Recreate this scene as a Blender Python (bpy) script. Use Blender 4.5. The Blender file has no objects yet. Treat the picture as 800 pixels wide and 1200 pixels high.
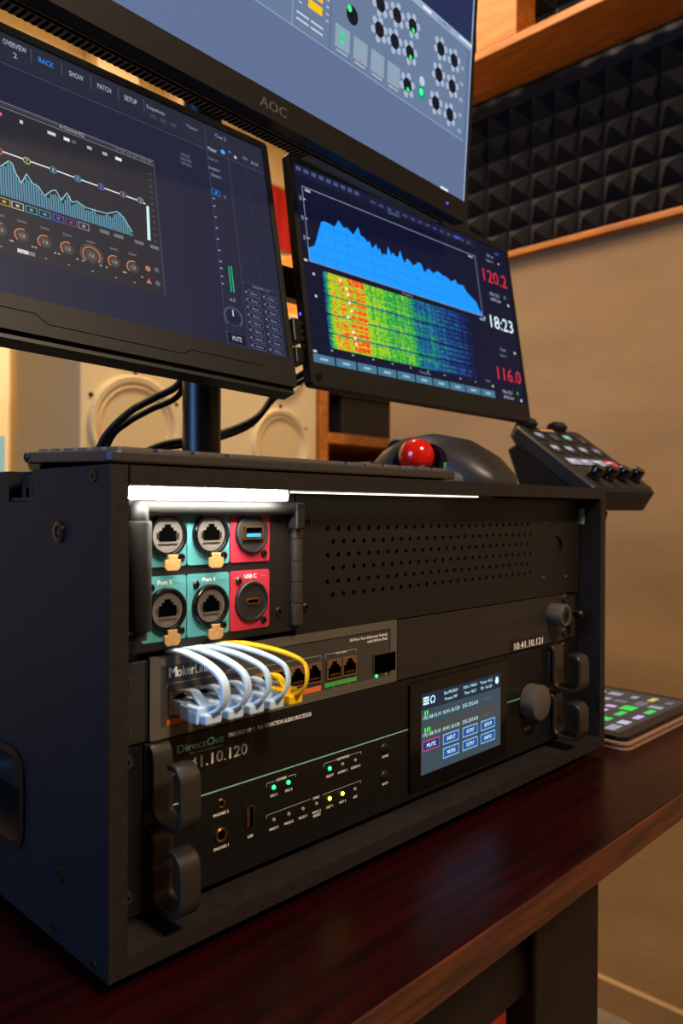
import bpy, bmesh, math, random
from mathutils import Matrix, Vector
random.seed(7)
R = math.radians
scene = bpy.context.scene
COL = scene.collection

# ------------------------------------------------------------------ camera
cam_d = bpy.data.cameras.new('camera'); cam = bpy.data.objects.new('camera', cam_d); COL.objects.link(cam)
yaw, pitch, roll = R(46.074), R(-0.211), R(0.252)
F = Vector((math.sin(yaw)*math.cos(pitch), math.cos(yaw)*math.cos(pitch), math.sin(pitch)))
RI = Vector((math.cos(yaw), -math.sin(yaw), 0)); UP = RI.cross(F)
r2 = RI*math.cos(roll)+UP*math.sin(roll); u2 = -RI*math.sin(roll)+UP*math.cos(roll)
cam.matrix_world = Matrix(((r2.x, u2.x, -F.x, -.18114), (r2.y, u2.y, -F.y, -.32219), (r2.z, u2.z, -F.z, .22005), (0, 0, 0, 1)))
cam_d.sensor_fit = 'HORIZONTAL'; cam_d.sensor_width = 36; cam_d.lens = 902.17/800*36
cam_d.clip_start = .02; cam_d.clip_end = 50
cam_d.dof.use_dof = True; cam_d.dof.focus_distance = .50; cam_d.dof.aperture_fstop = 14
scene.camera = cam
# ------------------------------------------------------------------ world, exposure
scene.view_settings.view_transform = 'Standard'; scene.view_settings.look = 'None'
scene.view_settings.gamma = 1; scene.view_settings.use_curve_mapping = False
scene.view_settings.exposure = 0.0
w = bpy.data.worlds.new('world'); scene.world = w; w.use_nodes = True
w.node_tree.nodes['Background'].inputs[0].default_value = (.55, .7, 1, 1)
w.node_tree.nodes['Background'].inputs[1].default_value = .35
# ------------------------------------------------------------------ large lights
def area_light(name, loc, target, size, energy, color, size_y=None):
    d = bpy.data.lights.new(name, 'AREA'); d.energy = energy; d.color = color; d.size = size
    if size_y: d.shape = 'RECTANGLE'; d.size_y = size_y
    o = bpy.data.objects.new(name, d); COL.objects.link(o); o.location = loc
    o.rotation_euler = (Vector(target)-Vector(loc)).to_track_quat('-Z', 'Y').to_euler()
    return o
WARM = (1, .79, .56)
area_light('ceiling_lamp_light', (.72, .62, 1.80), (.72, .62, 0), .34, 17, WARM)
area_light('back_wall_fill_light', (1.0, 1.45, 1.80), (1.0, 1.45, 0), .34, 34, WARM)  # added out-of-view lamp that brightens the back wall
area_light('front_ceiling_lamp_light', (.15, -1.45, 1.80), (.15, -1.45, 0), .34, 60, WARM)
area_light('window_daylight', (-1.72, .15, .75), (0, .15, .5), .9, 4.4, (.2, .45, 1), .9).data.spread = R(70)

# ------------------------------------------------------------------ helpers
def lin(c):
    return tuple((v/255/12.92 if v/255 <= .04045 else ((v/255+.055)/1.055)**2.4) for v in c)
MATS = {}
def mat(name, rgb=(128,)*3, rough=.5, metal=0, noise=0, nscale=40, bump=0, bscale=400, emit=None, strength=0, coat=0, spec=None, stretch=None, rgb2=None, trans=0):
    m = bpy.data.materials.new(name); m.use_nodes = True; MATS[name] = m
    nt = m.node_tree; b = nt.nodes['Principled BSDF']
    b.inputs['Base Color'].default_value = (*lin(rgb), 1); b.inputs['Roughness'].default_value = rough
    b.inputs['Metallic'].default_value = metal
    if coat: b.inputs['Coat Weight'].default_value = coat; b.inputs['Coat Roughness'].default_value = .12
    if spec is not None: b.inputs['Specular IOR Level'].default_value = spec
    if trans: b.inputs['Transmission Weight'].default_value = trans
    if emit: b.inputs['Emission Color'].default_value = (*lin(emit), 1); b.inputs['Emission Strength'].default_value = strength
    if noise or bump:
        tc = nt.nodes.new('ShaderNodeTexCoord'); src = tc.outputs['Object']
        if stretch:
            mp = nt.nodes.new('ShaderNodeMapping'); mp.inputs['Scale'].default_value = stretch
            nt.links.new(src, mp.inputs[0]); src = mp.outputs[0]
    if noise:
        n = nt.nodes.new('ShaderNodeTexNoise'); n.inputs['Scale'].default_value = nscale; n.inputs['Detail'].default_value = 6
        nt.links.new(src, n.inputs['Vector'])
        cr = nt.nodes.new('ShaderNodeValToRGB')
        c2 = rgb2 or tuple(v*(1-noise) for v in rgb)
        cr.color_ramp.elements[0].position = .35; cr.color_ramp.elements[1].position = .68
        cr.color_ramp.elements[0].color = (*lin(c2), 1); cr.color_ramp.elements[1].color = (*lin(rgb), 1)
        nt.links.new(n.outputs['Fac'], cr.inputs[0]); nt.links.new(cr.outputs[0], b.inputs['Base Color'])
    if bump:
        n2 = nt.nodes.new('ShaderNodeTexNoise'); n2.inputs['Scale'].default_value = bscale; n2.inputs['Detail'].default_value = 3
        nt.links.new(src, n2.inputs['Vector'])
        bp = nt.nodes.new('ShaderNodeBump'); bp.inputs['Strength'].default_value = bump; bp.inputs['Distance'].default_value = .001
        nt.links.new(n2.outputs['Fac'], bp.inputs['Height']); nt.links.new(bp.outputs[0], b.inputs['Normal'])
    return m
def screen_mat(name, strength):
    m = bpy.data.materials.new(name); m.use_nodes = True; nt = m.node_tree; b = nt.nodes['Principled BSDF']
    b.inputs['Base Color'].default_value = (.004, .004, .005, 1); b.inputs['Roughness'].default_value = .42; b.inputs['Specular IOR Level'].default_value = .09
    a = nt.nodes.new('ShaderNodeAttribute'); a.attribute_name = 'Col'
    nt.links.new(a.outputs['Color'], b.inputs['Emission Color']); b.inputs['Emission Strength'].default_value = strength
    MATS[name] = m; return m

mat('case_black', (14, 17, 23), .62, spec=.35, bump=.35, bscale=900, noise=.25, nscale=300)
mat('case_edge', (38, 32, 29), .6, spec=.35, bump=.3, bscale=700, noise=.25, nscale=160)
mat('panel_black', (25, 22, 21), .48, spec=.4, bump=.12, bscale=1500, noise=.12, nscale=90)
mat('bracket_grey', (45, 40, 37), .42, spec=.4, bump=.08, bscale=900, noise=.12, nscale=30, stretch=(.2, 1, 6))
mat('processor_black', (19, 18, 18), .4, spec=.35, bump=.1, bscale=1600)
mat('black_plastic', (18, 17, 17), .35)
mat('gloss_black', (8, 8, 9), .12)
mat('soft_black', (24, 22, 21), .55)
mat('void_black', (3, 3, 3), .9, spec=0)
mat('rubber', (14, 13, 13), .7)
mat('dark_steel', (62, 58, 54), .34, metal=.85)
mat('gun_metal', (78, 73, 67), .34, metal=.7, bump=.05, bscale=800)
mat('chrome', (170, 165, 158), .2, metal=1)
mat('gold', (205, 150, 75), .3, metal=1)
mat('tan_tab', (196, 150, 92), .5, noise=.12, nscale=500)
mat('teal', (84, 166, 172), .5, noise=.06, nscale=600, stretch=(.1, 1, 6))
mat('red_plate', (186, 44, 66), .5)
mat('white_print', (252, 250, 246), .6)
mat('grey_print', (175, 171, 165), .6)
mat('dim_print', (96, 90, 84), .5)
mat('vent_olive', (120, 112, 88), .5)
mat('mint_print', (140, 200, 180), .5)
mat('switch_grey', (104, 98, 88), .42, metal=.35, bump=.06, bscale=900)
mat('switch_dark', (62, 58, 54), .45, bump=.06, bscale=1200)
mat('jack_brown', (128, 92, 62), .45, metal=.3)
mat('orange_print', (238, 112, 52), .55)
mat('green_print', (70, 175, 80), .55)
mat('blue_cable', (194, 220, 244), .45)
mat('jack_grey', (112, 108, 104), .35, metal=.3)
mat('yellow_cable', (250, 196, 10), .42)
mat('clear_plug', (150, 165, 180), .2)
mat('knob_grey', (84, 76, 69), .5)
mat('led_green', (20, 90, 50), .3, emit=(30, 235, 110), strength=5)
mat('led_yellow', (90, 90, 20), .3, emit=(225, 235, 60), strength=7)
mat('led_off', (150, 140, 125), .35)
mat('led_blue', (20, 20, 90), .3, emit=(80, 70, 255), strength=3)
mat('led_white', (255, 255, 255), .3, emit=(255, 250, 235), strength=85)
mat('led_dim', (255, 255, 255), .3, emit=(255, 246, 225), strength=2.5)
mat('usb_blue', (40, 110, 190), .4)
mat('label_black', (14, 13, 13), .3)
mat('monitor_plastic', (27, 25, 24), .5, spec=.3, bump=.1, bscale=1500)
mat('monitor_dark', (16, 15, 15), .45)
mat('key_grey', (92, 84, 78), .5)
mat('keyboard_body', (60, 54, 50), .45)
mat('mouse_grey', (44, 40, 38), .42, bump=.05, bscale=1200)
mat('ball_red', (222, 22, 8), .14, coat=.6)
mat('mahogany', (42, 5, 5), .28, spec=.22, noise=.5, nscale=14, stretch=(.6, 9, 9), bump=.04, bscale=120, rgb2=(20, 3, 3))
mat('desk_edge', (98, 46, 22), .42, noise=.4, nscale=30, stretch=(.5, 6, 6))
mat('dark_wood', (26, 11, 7), .5, spec=.3, noise=.4, nscale=20, stretch=(6, 6, .6))
mat('red_paint', (176, 42, 14), .5, noise=.2, nscale=20)
mat('pine', (214, 128, 44), .5, noise=.22, nscale=12, stretch=(6, 1, 6), bump=.05, bscale=60)
mat('fabric_wall', (168, 135, 94), .9, noise=.16, nscale=3.2, bump=.35, bscale=60, stretch=(1, .6, 1.6))
mat('cream_wall', (246, 226, 182), .85, noise=.06, nscale=3)
mat('dark_wall', (46, 50, 60), .9)
mat('cream_paint', (236, 212, 164), .55)
mat('cream_cone', (226, 198, 148), .7)
mat('floor_grey', (128, 112, 94), .8, noise=.2, nscale=8)
mat('ceiling_white', (210, 200, 185), .9)
mat('foam', (21, 18, 18), .95, bump=.3, bscale=300)
mat('red_fabric', (190, 20, 14), .7)
mat('white_frame', (225, 218, 200), .6)
mat('window_glass', (120, 165, 175), .15, emit=(130, 180, 190), strength=.35)
mat('tablet_case', (150, 112, 92), .5)
mat('lamp_diffuser', (255, 240, 215), .5, emit=(255, 214, 150), strength=6)
mat('clock_mint', (150, 185, 175), .5)
screen_mat('screen_left', 1.0); screen_mat('screen_right', 1.0); screen_mat('screen_top', 1.0); screen_mat('screen_small', 1.0)

class MB:
    def __init__(s): s.v = []; s.f = []; s.m = []; s.c = []; s.cur = 0
    def add(s, vs, fs, col=None):
        o = len(s.v); s.v += [tuple(v) for v in vs]
        for f in fs: s.f.append([i+o for i in f]); s.m.append(s.cur); s.c.append(col)
        return s
    def box(s, x0, y0, z0, x1, y1, z1):
        return s.add([(x0,y0,z0),(x1,y0,z0),(x1,y1,z0),(x0,y1,z0),(x0,y0,z1),(x1,y0,z1),(x1,y1,z1),(x0,y1,z1)],
                     [(0,3,2,1),(4,5,6,7),(0,1,5,4),(1,2,6,5),(2,3,7,6),(3,0,4,7)])
    def prism(s, poly, axis, a, b):
        """extrude a 2D polygon along an axis: 'y' poly=(x,z), 'x' poly=(y,z), 'z' poly=(x,y)"""
        def P(p, t): return {'y': (p[0], t, p[1]), 'x': (t, p[0], p[1]), 'z': (p[0], p[1], t)}[axis]
        n = len(poly); vs = [P(p, a) for p in poly]+[P(p, b) for p in poly]
        fs = [list(range(n)), list(range(2*n-1, n-1, -1))]+[(i, i+n, (i+1) % n+n, (i+1) % n) for i in range(n)]
        return s.add(vs, fs)
    def lathe(s, c, axis, prof, n=24, sx=1, sz=1):
        """prof: list of (radius, offset along axis direction). axis vector"""
        ax = Vector(axis).normalized(); t = ax.orthogonal().normalized(); b = ax.cross(t); c = Vector(c)
        if abs(ax.y) > .99: t = Vector((1, 0, 0)); b = Vector((0, 0, 1))
        if abs(ax.z) > .99: t = Vector((1, 0, 0)); b = Vector((0, 1, 0))
        vs = []; fs = []
        for r, h in prof:
            for k in range(n):
                a = 2*math.pi*k/n; vs.append(c+ax*h+t*(r*sx*math.cos(a))+b*(r*sz*math.sin(a)))
        m = len(prof)
        for i in range(m-1):
            for k in range(n): fs.append((i*n+k, i*n+(k+1) % n, (i+1)*n+(k+1) % n, (i+1)*n+k))
        if prof[0][0] > 1e-6: fs.append(list(range(n-1, -1, -1)))
        if prof[-1][0] > 1e-6: fs.append([(m-1)*n+k for k in range(n)])
        return s.add(vs, fs)
    def cyl(s, a, b, r, n=16, r2=None):
        a = Vector(a); b = Vector(b); return s.lathe(a, b-a, [(r, 0), (r if r2 is None else r2, (b-a).length)], n)
    def sweep(s, pts, prof, hint=(1, 0, 0), closed=True):
        """prof: 2D points; x along the side direction (hint projected), y along the normal"""
        pts = [Vector(p) for p in pts]; n = len(pts); k = len(prof); vs = []; side = Vector(hint)
        for i, p in enumerate(pts):
            t = (pts[min(i+1, n-1)]-pts[max(i-1, 0)]).normalized()
            sd = side-t*side.dot(t)
            if sd.length < 1e-4: sd = t.orthogonal()
            sd.normalize(); side = sd; nn = t.cross(sd)
            for a, b in prof: vs.append(p+sd*a+nn*b)
        fs = [(i*k+j, i*k+(j+1) % k, (i+1)*k+(j+1) % k, (i+1)*k+j) for i in range(n-1) for j in range(k)]
        fs += [list(range(k-1, -1, -1)), [(n-1)*k+j for j in range(k)]]
        return s.add(vs, fs)
    def tube(s, pts, r, n=10, hint=(1, 0, 0)):
        return s.sweep(pts, [(r*math.cos(2*math.pi*i/n), r*math.sin(2*math.pi*i/n)) for i in range(n)], hint)
    def loft(s, rings, caps=True):
        n = len(rings[0]); vs = [p for r_ in rings for p in r_]
        fs = [(i*n+k, i*n+(k+1) % n, (i+1)*n+(k+1) % n, (i+1)*n+k) for i in range(len(rings)-1) for k in range(n)]
        if caps: fs += [list(range(n-1, -1, -1)), [(len(rings)-1)*n+k for k in range(n)]]
        return s.add(vs, fs)
    def mesh(s, name, mats, M=None, smooth=None):
        me = bpy.data.meshes.new(name)
        vs = [tuple(M @ Vector(v)) for v in s.v] if M is not None else s.v
        me.from_pydata(vs, [], s.f); me.update()
        for m in ([mats] if isinstance(mats, str) else mats): me.materials.append(MATS[m])
        for p, mi in zip(me.polygons, s.m): p.material_index = mi
        if any(c is not None for c in s.c):
            at = me.color_attributes.new('Col', 'FLOAT_COLOR', 'CORNER'); i = 0
            for p, c in zip(me.polygons, s.c):
                for li in p.loop_indices: at.data[li].color = (*(c or (0, 0, 0)), 1)
        else:
            bm = bmesh.new(); bm.from_mesh(me); bmesh.ops.recalc_face_normals(bm, faces=bm.faces[:]); bm.to_mesh(me); bm.free()
        if smooth:
            for p in me.polygons: p.use_smooth = True
            me.set_sharp_from_angle(angle=R(smooth))
        return me

def rrect(x0, z0, x1, z1, r, n=4):
    out = []
    for cx, cz, a0 in ((x1-r, z1-r, 0), (x0+r, z1-r, 90), (x0+r, z0+r, 180), (x1-r, z0+r, 270)):
        for i in range(n+1):
            a = R(a0+90*i/n); out.append((cx+r*math.cos(a), cz+r*math.sin(a)))
    return out
def circle(cx, cz, r, n=20): return [(cx+r*math.cos(2*math.pi*i/n), cz+r*math.sin(2*math.pi*i/n)) for i in range(n)]
def spline(pts, n=8):
    P = [Vector(p) for p in pts]; P = [P[0]*2-P[1]]+P+[P[-1]*2-P[-2]]; out = []
    for i in range(1, len(P)-2):
        a, b, c, d = P[i-1:i+3]
        for k in range(n):
            t = k/n; out.append(.5*((2*b)+(-a+c)*t+(2*a-5*b+4*c-d)*t*t+(-a+3*b-3*c+d)*t**3))
    out.append(P[-2]); return out

ROOT = {}
def root_of(o):
    while o.parent: o = o.parent
    return o
def thing(name, label, cat, loc=(0, 0, 0), M=None, group=None):
    o = bpy.data.objects.new(name, None); COL.objects.link(o); o.empty_display_size = .02
    MW = M if M is not None else Matrix.Translation(loc)
    o.matrix_world = MW; ROOT[o.name] = MW.copy()
    o['label'] = label; o['category'] = cat
    if group: o['group'] = group
    return o
def mods(o, bevel):
    if bevel:
        b = o.modifiers.new('bevel', 'BEVEL'); b.width = bevel; b.segments = 2; b.limit_method = 'ANGLE'; b.angle_limit = R(38)
def part(name, mb, mats, parent, bevel=0, smooth=None, local=False, label=None, stuff=False):
    Mi = None if local else ROOT[root_of(parent).name].inverted()
    me = mb.mesh(name, mats, Mi, smooth); o = bpy.data.objects.new(name, me); COL.objects.link(o); o.parent = parent
    mods(o, bevel)
    if label: o['label'] = label
    if stuff: o['kind'] = 'stuff'
    return o
def inst(name, me, parent, loc, bevel=0, local=False, rot=None):
    """a part that shares its mesh; loc in world unless local"""
    o = bpy.data.objects.new(name, me); COL.objects.link(o); o.parent = parent
    o.location = Vector(loc) if local else ROOT[root_of(parent).name].inverted() @ Vector(loc)
    if rot: o.rotation_euler = rot
    mods(o, bevel); return o
def solo(name, mb, mats, label, cat, loc=(0, 0, 0), bevel=0, smooth=None, group=None):
    me = mb.mesh(name, mats, Matrix.Translation(loc).inverted(), smooth); o = bpy.data.objects.new(name, me); COL.objects.link(o); o.location = loc
    mods(o, bevel); o['label'] = label; o['category'] = cat
    if group: o['group'] = group
    return o
def struct(name, mb, mats, bevel=0, label=None):
    me = mb.mesh(name, mats); o = bpy.data.objects.new(name, me); COL.objects.link(o); o['kind'] = 'structure'; mods(o, bevel)
    if label: o['label'] = label
    ROOT[o.name] = Matrix.Identity(4)
    return o
def boolean_cut(o, cutters):
    for cb in cutters:
        me = cb.mesh('cut', 'void_black', ROOT[root_of(o).name].inverted()); c = bpy.data.objects.new('cut', me); COL.objects.link(c)
        c.matrix_world = ROOT[root_of(o).name]
        m = o.modifiers.new('cut', 'BOOLEAN'); m.object = c; m.operation = 'DIFFERENCE'; m.solver = 'EXACT'
        bpy.context.view_layer.update()
        dg = bpy.context.evaluated_depsgraph_get(); ne = bpy.data.meshes.new_from_object(o.evaluated_get(dg))
        o.modifiers.remove(m); o.data = ne; bpy.data.objects.remove(c)

_tc = {}
def glyph(sx, align='LEFT'):
    key = (sx, align)
    if key not in _tc:
        cu = bpy.data.curves.new('t', 'FONT'); cu.body = sx; cu.size = 1; cu.align_x = align; cu.resolution_u = 2
        o = bpy.data.objects.new('t', cu); COL.objects.link(o); bpy.context.view_layer.update()
        me = bpy.data.meshes.new_from_object(o.evaluated_get(bpy.context.evaluated_depsgraph_get()))
        _tc[key] = ([(v.co.x, v.co.y) for v in me.vertices], [list(p.vertices) for p in me.polygons])
        bpy.data.objects.remove(o); bpy.data.curves.remove(cu); bpy.data.meshes.remove(me)
    return _tc[key]
def print_text(mb, sx, x, z, cap, y, align='LEFT', wide=1.0, width=None, bold=0):
    """flat lettering on a plane y=const facing -y; cap = capital height"""
    vs, fs = glyph(sx, align); k = cap/.69
    if width: wide = width/(k*(max(v[0] for v in vs)-min(v[0] for v in vs)))
    for d in ([0] if not bold else [-bold, bold]):
        mb.add([(x+a*k*wide+d, y-(.00006 if d > 0 else 0), z+b*k) for a, b in vs], fs)

def letter(parent, sx, x, z, cap, y, align='LEFT', m='white_print', name='lettering', **kw):
    t = MB(); print_text(t, sx, x, z, cap, y, align, **kw); return part(name, t, m, parent)

class UI(MB):
    """coloured flat graphics in the 0..1 square of a screen of size w x h, local frame: x right, z up, facing -y"""
    def __init__(s, w, h, x0=None, z0=None, y=0): super().__init__(); s.w = w; s.h = h; s.x0 = -w/2 if x0 is None else x0; s.z0 = -h/2 if z0 is None else z0; s.y = y; s.L = 0
    def P(s, u, v): return (s.x0+u*s.w, s.y-.00004*s.L, s.z0+v*s.h)
    def poly(s, pts, rgb, L, k=1):
        s.L = L; s.add([s.P(*p) for p in pts], [list(range(len(pts)))], tuple(c*k for c in lin(rgb)))
    def rect(s, u0, v0, u1, v1, rgb, L=2, k=1): s.poly([(u0, v0), (u1, v0), (u1, v1), (u0, v1)], rgb, L, k)
    def frame(s, u0, v0, u1, v1, t, rgb, L=3, k=1):
        tv = t*s.w/s.h
        s.rect(u0, v0, u1, v0+tv, rgb, L, k); s.rect(u0, v1-tv, u1, v1, rgb, L, k); s.rect(u0, v0+tv, u0+t, v1-tv, rgb, L, k); s.rect(u1-t, v0+tv, u1, v1-tv, rgb, L, k)
    def line(s, pts, t, rgb, L=4, k=1):
        a = s.h/s.w
        for (u0, v0), (u1, v1) in zip(pts[:-1], pts[1:]):
            dx, dy = u1-u0, (v1-v0)*a; l = math.hypot(dx, dy) or 1; nx, ny = -dy/l*t/2, dx/l*t/2/a
            s.poly([(u0-nx, v0-ny), (u1-nx, v1-ny), (u1+nx, v1+ny), (u0+nx, v0+ny)], rgb, L, k)
    def disc(s, u, v, r, rgb, L=4, k=1, n=18): s.poly([(u+r*math.cos(2*math.pi*i/n), v+r*s.w/s.h*math.sin(2*math.pi*i/n)) for i in range(n)], rgb, L, k)
    def arc(s, u, v, r, t, a0, a1, rgb, L=5, k=1, n=16):
        p = [(u+r*math.cos(R(a0+(a1-a0)*i/n)), v+r*s.w/s.h*math.sin(R(a0+(a1-a0)*i/n))) for i in range(n+1)]; s.line(p, t, rgb, L, k)
    def text(s, sx, u, v, cap, rgb, L=6, k=1, align='CENTER', width=None):
        vs, fs = glyph(sx, align); q = cap*s.h/.69; wd = 1
        if width: wd = width*s.w/(q*(max(a[0] for a in vs)-min(a[0] for a in vs)))
        s.L = L; o = s.P(u, v-cap/2)
        s.add([(o[0]+a*q*wd, o[1], o[2]+b*q) for a, b in vs], fs, tuple(c*k for c in lin(rgb)))
def pose(o, yaw, tilt, roll):
    a, t, ro = R(yaw), R(tilt), R(roll)
    wv = Vector((math.cos(a), math.sin(a), 0)); n = Vector((math.sin(a), -math.cos(a), 0))
    u = Vector((0, 0, 1))*math.cos(t)-n*math.sin(t)
    w2 = wv*math.cos(ro)+u*math.sin(ro); uu = -wv*math.sin(ro)+u*math.cos(ro); b = uu.cross(w2)
    return lambda c: Matrix(((w2.x, b.x, uu.x, c.x), (w2.y, b.y, uu.y, c.y), (w2.z, b.z, uu.z, c.z), (0, 0, 0, 1))), w2, uu

# screw meshes shared by everything (facing -y, origin at its seat)
def screw_mesh(name, r, mats=('dark_steel', 'void_black'), h=.0012):
    m = MB(); m.lathe((0, 0, 0), (0, -1, 0), [(r, 0), (r, h*.5), (r*.78, h), (r*.42, h*1.02), (r*.4, h*.45)], 16)
    m.cur = 1; m.lathe((0, -h*.47, 0), (0, -1, 0), [(r*.4, 0), (r*.3, .00002)], 6); return m.mesh(name, list(mats), smooth=35)
SCREW = screw_mesh('screw', .0027); SCREW_S = screw_mesh('screw', .0021); SCREW_L = screw_mesh('screw', .0042, ('gun_metal', 'void_black'), .003); SCREW_W = screw_mesh('screw', .0016, ('chrome', 'void_black'))

# ================================================================== ROOM
FZ, CZ = -.775, 1.9
struct('floor', MB().box(-1.8, -2.2, FZ-.05, 2.3, 2.3, FZ), 'floor_grey')
struct('ceiling', MB().box(-1.8, -2.2, CZ, 2.3, 2.3, CZ+.05), 'ceiling_white')
struct('wall_back', MB().box(-1.8, 2.2, FZ, 2.3, 2.3, CZ), 'cream_wall')
struct('wall_front', MB().box(-1.8, -2.3, FZ, 2.3, -2.2, CZ), 'dark_wall')
struct('wall_far_right', MB().box(2.2, -2.2, FZ, 2.3, 2.2, CZ), 'cream_wall')
wl = MB()   # left wall with an opening for the window
for b in ((-2.2, FZ, 2.2, .25), (-2.2, 1.25, 2.2, CZ), (-2.2, .25, -.35, 1.25), (.65, .25, 2.2, 1.25)): wl.box(-1.9, b[0], b[1], -1.8, b[2], b[3])
struct('wall_left', wl, 'dark_wall')
win = struct('window_1', MB().box(-1.87, -.35, .25, -1.865, .65, 1.25), 'window_glass')
fr = MB()
for b in ((-.35, .25, .65, .31), (-.35, 1.19, .65, 1.25), (-.35, .31, -.29, 1.19), (.59, .31, .65, 1.19), (.13, .31, .17, 1.19)): fr.box(-1.86, b[0], b[1], -1.8, b[2], b[3])
part('window_frame', fr, 'white_frame', win, bevel=.004)
# partition clad in beige fabric, with foam and shelf above
struct('wall_right', MB().box(1.3, -2.2, FZ, 1.36, .936, .772), 'fabric_wall', label='beige fabric covered partition wall')
struct('wall_right_upper', MB().box(1.33, -2.2, .786, 1.36, .936, CZ), 'soft_black')
struct('trim_1', MB().box(1.285, -2.2, .772, 1.36, .94, .786), 'pine', bevel=.002, label='orange pine ledge on top of the fabric wall')
struct('baseboard_right', MB().box(1.285, -2.2, FZ, 1.3, .936, FZ+.06), 'fabric_wall')
# acoustic foam tiles
PT = .0552
def foam_mesh(nx, nz):
    m = MB()
    for i in range(nx):
        for j in range(nz):
            y0, z0 = i*PT, j*PT; h = -.034; c = (h, y0+PT/2, z0+PT/2)
            m.add([(0, y0, z0), (0, y0+PT, z0), (0, y0+PT, z0+PT), (0, y0, z0+PT), (h, y0+PT*.46, z0+PT*.46), (h, y0+PT*.54, z0+PT*.46), (h, y0+PT*.54, z0+PT*.54), (h, y0+PT*.46, z0+PT*.54)],
                  [(0, 1, 5, 4), (1, 2, 6, 5), (2, 3, 7, 6), (3, 0, 4, 7), (4, 5, 6, 7)])
    m.box(0, 0, 0, .0145, nx*PT, nz*PT); return m.mesh('acoustic_foam', 'foam')
FM = foam_mesh(6, 6)
for yy, zz, lb in ((.604, .787, 'black pyramid acoustic foam tile below the pine shelf, partly behind the monitors'), (.272, .787, 'black pyramid acoustic foam tile directly below the pine upright'), (-.06, .787, 'black pyramid acoustic foam tile below the pine shelf, away from the monitors'),
                   (.604, 1.175, 'black pyramid acoustic foam tile above the shelf, on the monitor side of the upright'), (.272, 1.175, 'black pyramid acoustic foam tile standing on the shelf beside the upright'), (-.06, 1.175, 'black pyramid acoustic foam tile above the shelf between the two uprights')):
    o = bpy.data.objects.new('acoustic_foam', FM); COL.objects.link(o); o.location = (1.3145, yy, zz); o['category'] = 'acoustic foam'
    o['group'] = 'pyramid foam tiles on the partition'; o['label'] = lb
sh = thing('wall_shelf', 'orange pine shelf board with an upright, fixed above the foam tiles', 'shelf', (1.25, .4, 1.154))
part('board', MB().box(1.167, -.6, 1.154, 1.312, .93, 1.171), 'pine', sh, bevel=.0015)
part('upright', MB().box(1.167, .498, 1.171, 1.24, .592, 1.88), 'pine', sh, bevel=.0015)
part('upright', MB().box(1.167, -.2, 1.171, 1.24, -.106, 1.88), 'pine', sh, bevel=.0015)
# ceiling lamp fixtures; the back one is added to brighten that wall
for x, y, lb in ((.72, .62, 'round warm ceiling lamp over the monitors'), (.15, -1.45, 'round warm ceiling lamp in front of the desk'), (1.0, 1.45, 'added round warm lamp brightening the back wall')):
    t = thing('ceiling_lamp', lb, 'lamp', (x, y, CZ))
    part('lamp_base', MB().lathe((x, y, CZ), (0, 0, -1), [(.20, 0), (.20, .03), (.18, .035)], 32), 'white_frame', t)
    part('lamp_diffuser', MB().lathe((x, y, CZ-.035), (0, 0, -1), [(.18, 0), (.165, .03), (0, .045)], 32), 'lamp_diffuser', t, smooth=40)

# ================================================================== DESK
DZ = -.007
dk = thing('desk', 'dark mahogany desk with a worn brown front edge', 'desk', (.3, .2, FZ))
part('desk_top', MB().box(-1.1, -.0905, DZ-.0195, .738, .62, DZ), 'mahogany', dk, bevel=.0012)
part('front_edge', MB().box(-1.1, -.0925, DZ-.0195, .738, -.0905, DZ-.0004), 'desk_edge', dk)
part('apron', MB().box(-1.0, -.052, DZ-.10, .30, -.034, DZ-.0195), 'dark_wood', dk)
part('apron', MB().box(-1.0, .56, DZ-.10, .37, .578, DZ-.0195), 'dark_wood', dk)
def leg(x, y):
    m = MB(); m.box(x, y, DZ-.045, x+.098, y+.07, DZ-.0195)
    m.loft([[(x+.002+a*.094, y+.002+b*.066, z) for a, b in ((0, 0), (1, 0), (1, 1), (0, 1))] for z in (DZ-.045, FZ+.03)])
    m.box(x-.004, y-.004, FZ, x+.102, y+.074, FZ+.03); return m
for x, y in ((.278, -.062), (-1.0, -.062), (.278, .5), (-1.0, .5)): part('leg', leg(x, y), 'dark_wood', dk, bevel=.002)
part('drawer_front', MB().box(-.4, -.046, FZ+.1, .268, -.034, DZ-.1), 'red_paint', dk, bevel=.002, label='red painted panel below the apron')

# ================================================================== RACK CASE
W, H, T = .51, .2404, .0098
case = thing('rack_case', 'low black wooden rack case with an open front on the desk', 'rack case', (.255, .2, DZ))
D = .40
lp = part('side_panel', MB().box(0, 0, 0, T, D, H), ['case_black', 'case_edge'], case)
dish = rrect(.0915, .0345, .215, .0850, .012, 5)
boolean_cut(lp, [MB().box(-.01, .0810, .2235, .0085, .1105, .26), MB().prism(dish, 'x', -.01, .02)])
for p in lp.data.polygons: p.material_index = 1 if p.normal.y < -.9 and p.center.y < -.1995 else 0
part('side_panel', MB().box(W-T, 0, 0, W, D, H), 'case_edge', case)
part('top_panel', MB().box(T, 0, H-T, W-T, D, H), 'case_edge', case)
part('bottom_panel', MB().box(T, 0, 0, W-T, D, T-.0008), 'case_edge', case)
part('back_panel', MB().box(T, D-.008, T, W-T, D, H-T), 'case_black', case)
dm = MB()
o_ = rrect(.0885, .0315, .218, .088, .015, 5); i_ = rrect(.0930, .036, .2135, .0835, .0115, 5); b_ = rrect(.105, .046, .2015, .0735, .008, 5)
def rx(poly, x): return [(x, a, b) for a, b in poly]
dm.loft([rx(o_, -.0002), rx(o_, -.0012), rx(i_, -.0014), rx(b_, .024)], caps=False); dm.add(rx(b_, .024), [list(range(len(b_)))])
part('handle_dish', dm, 'black_plastic', case, smooth=40)
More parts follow.
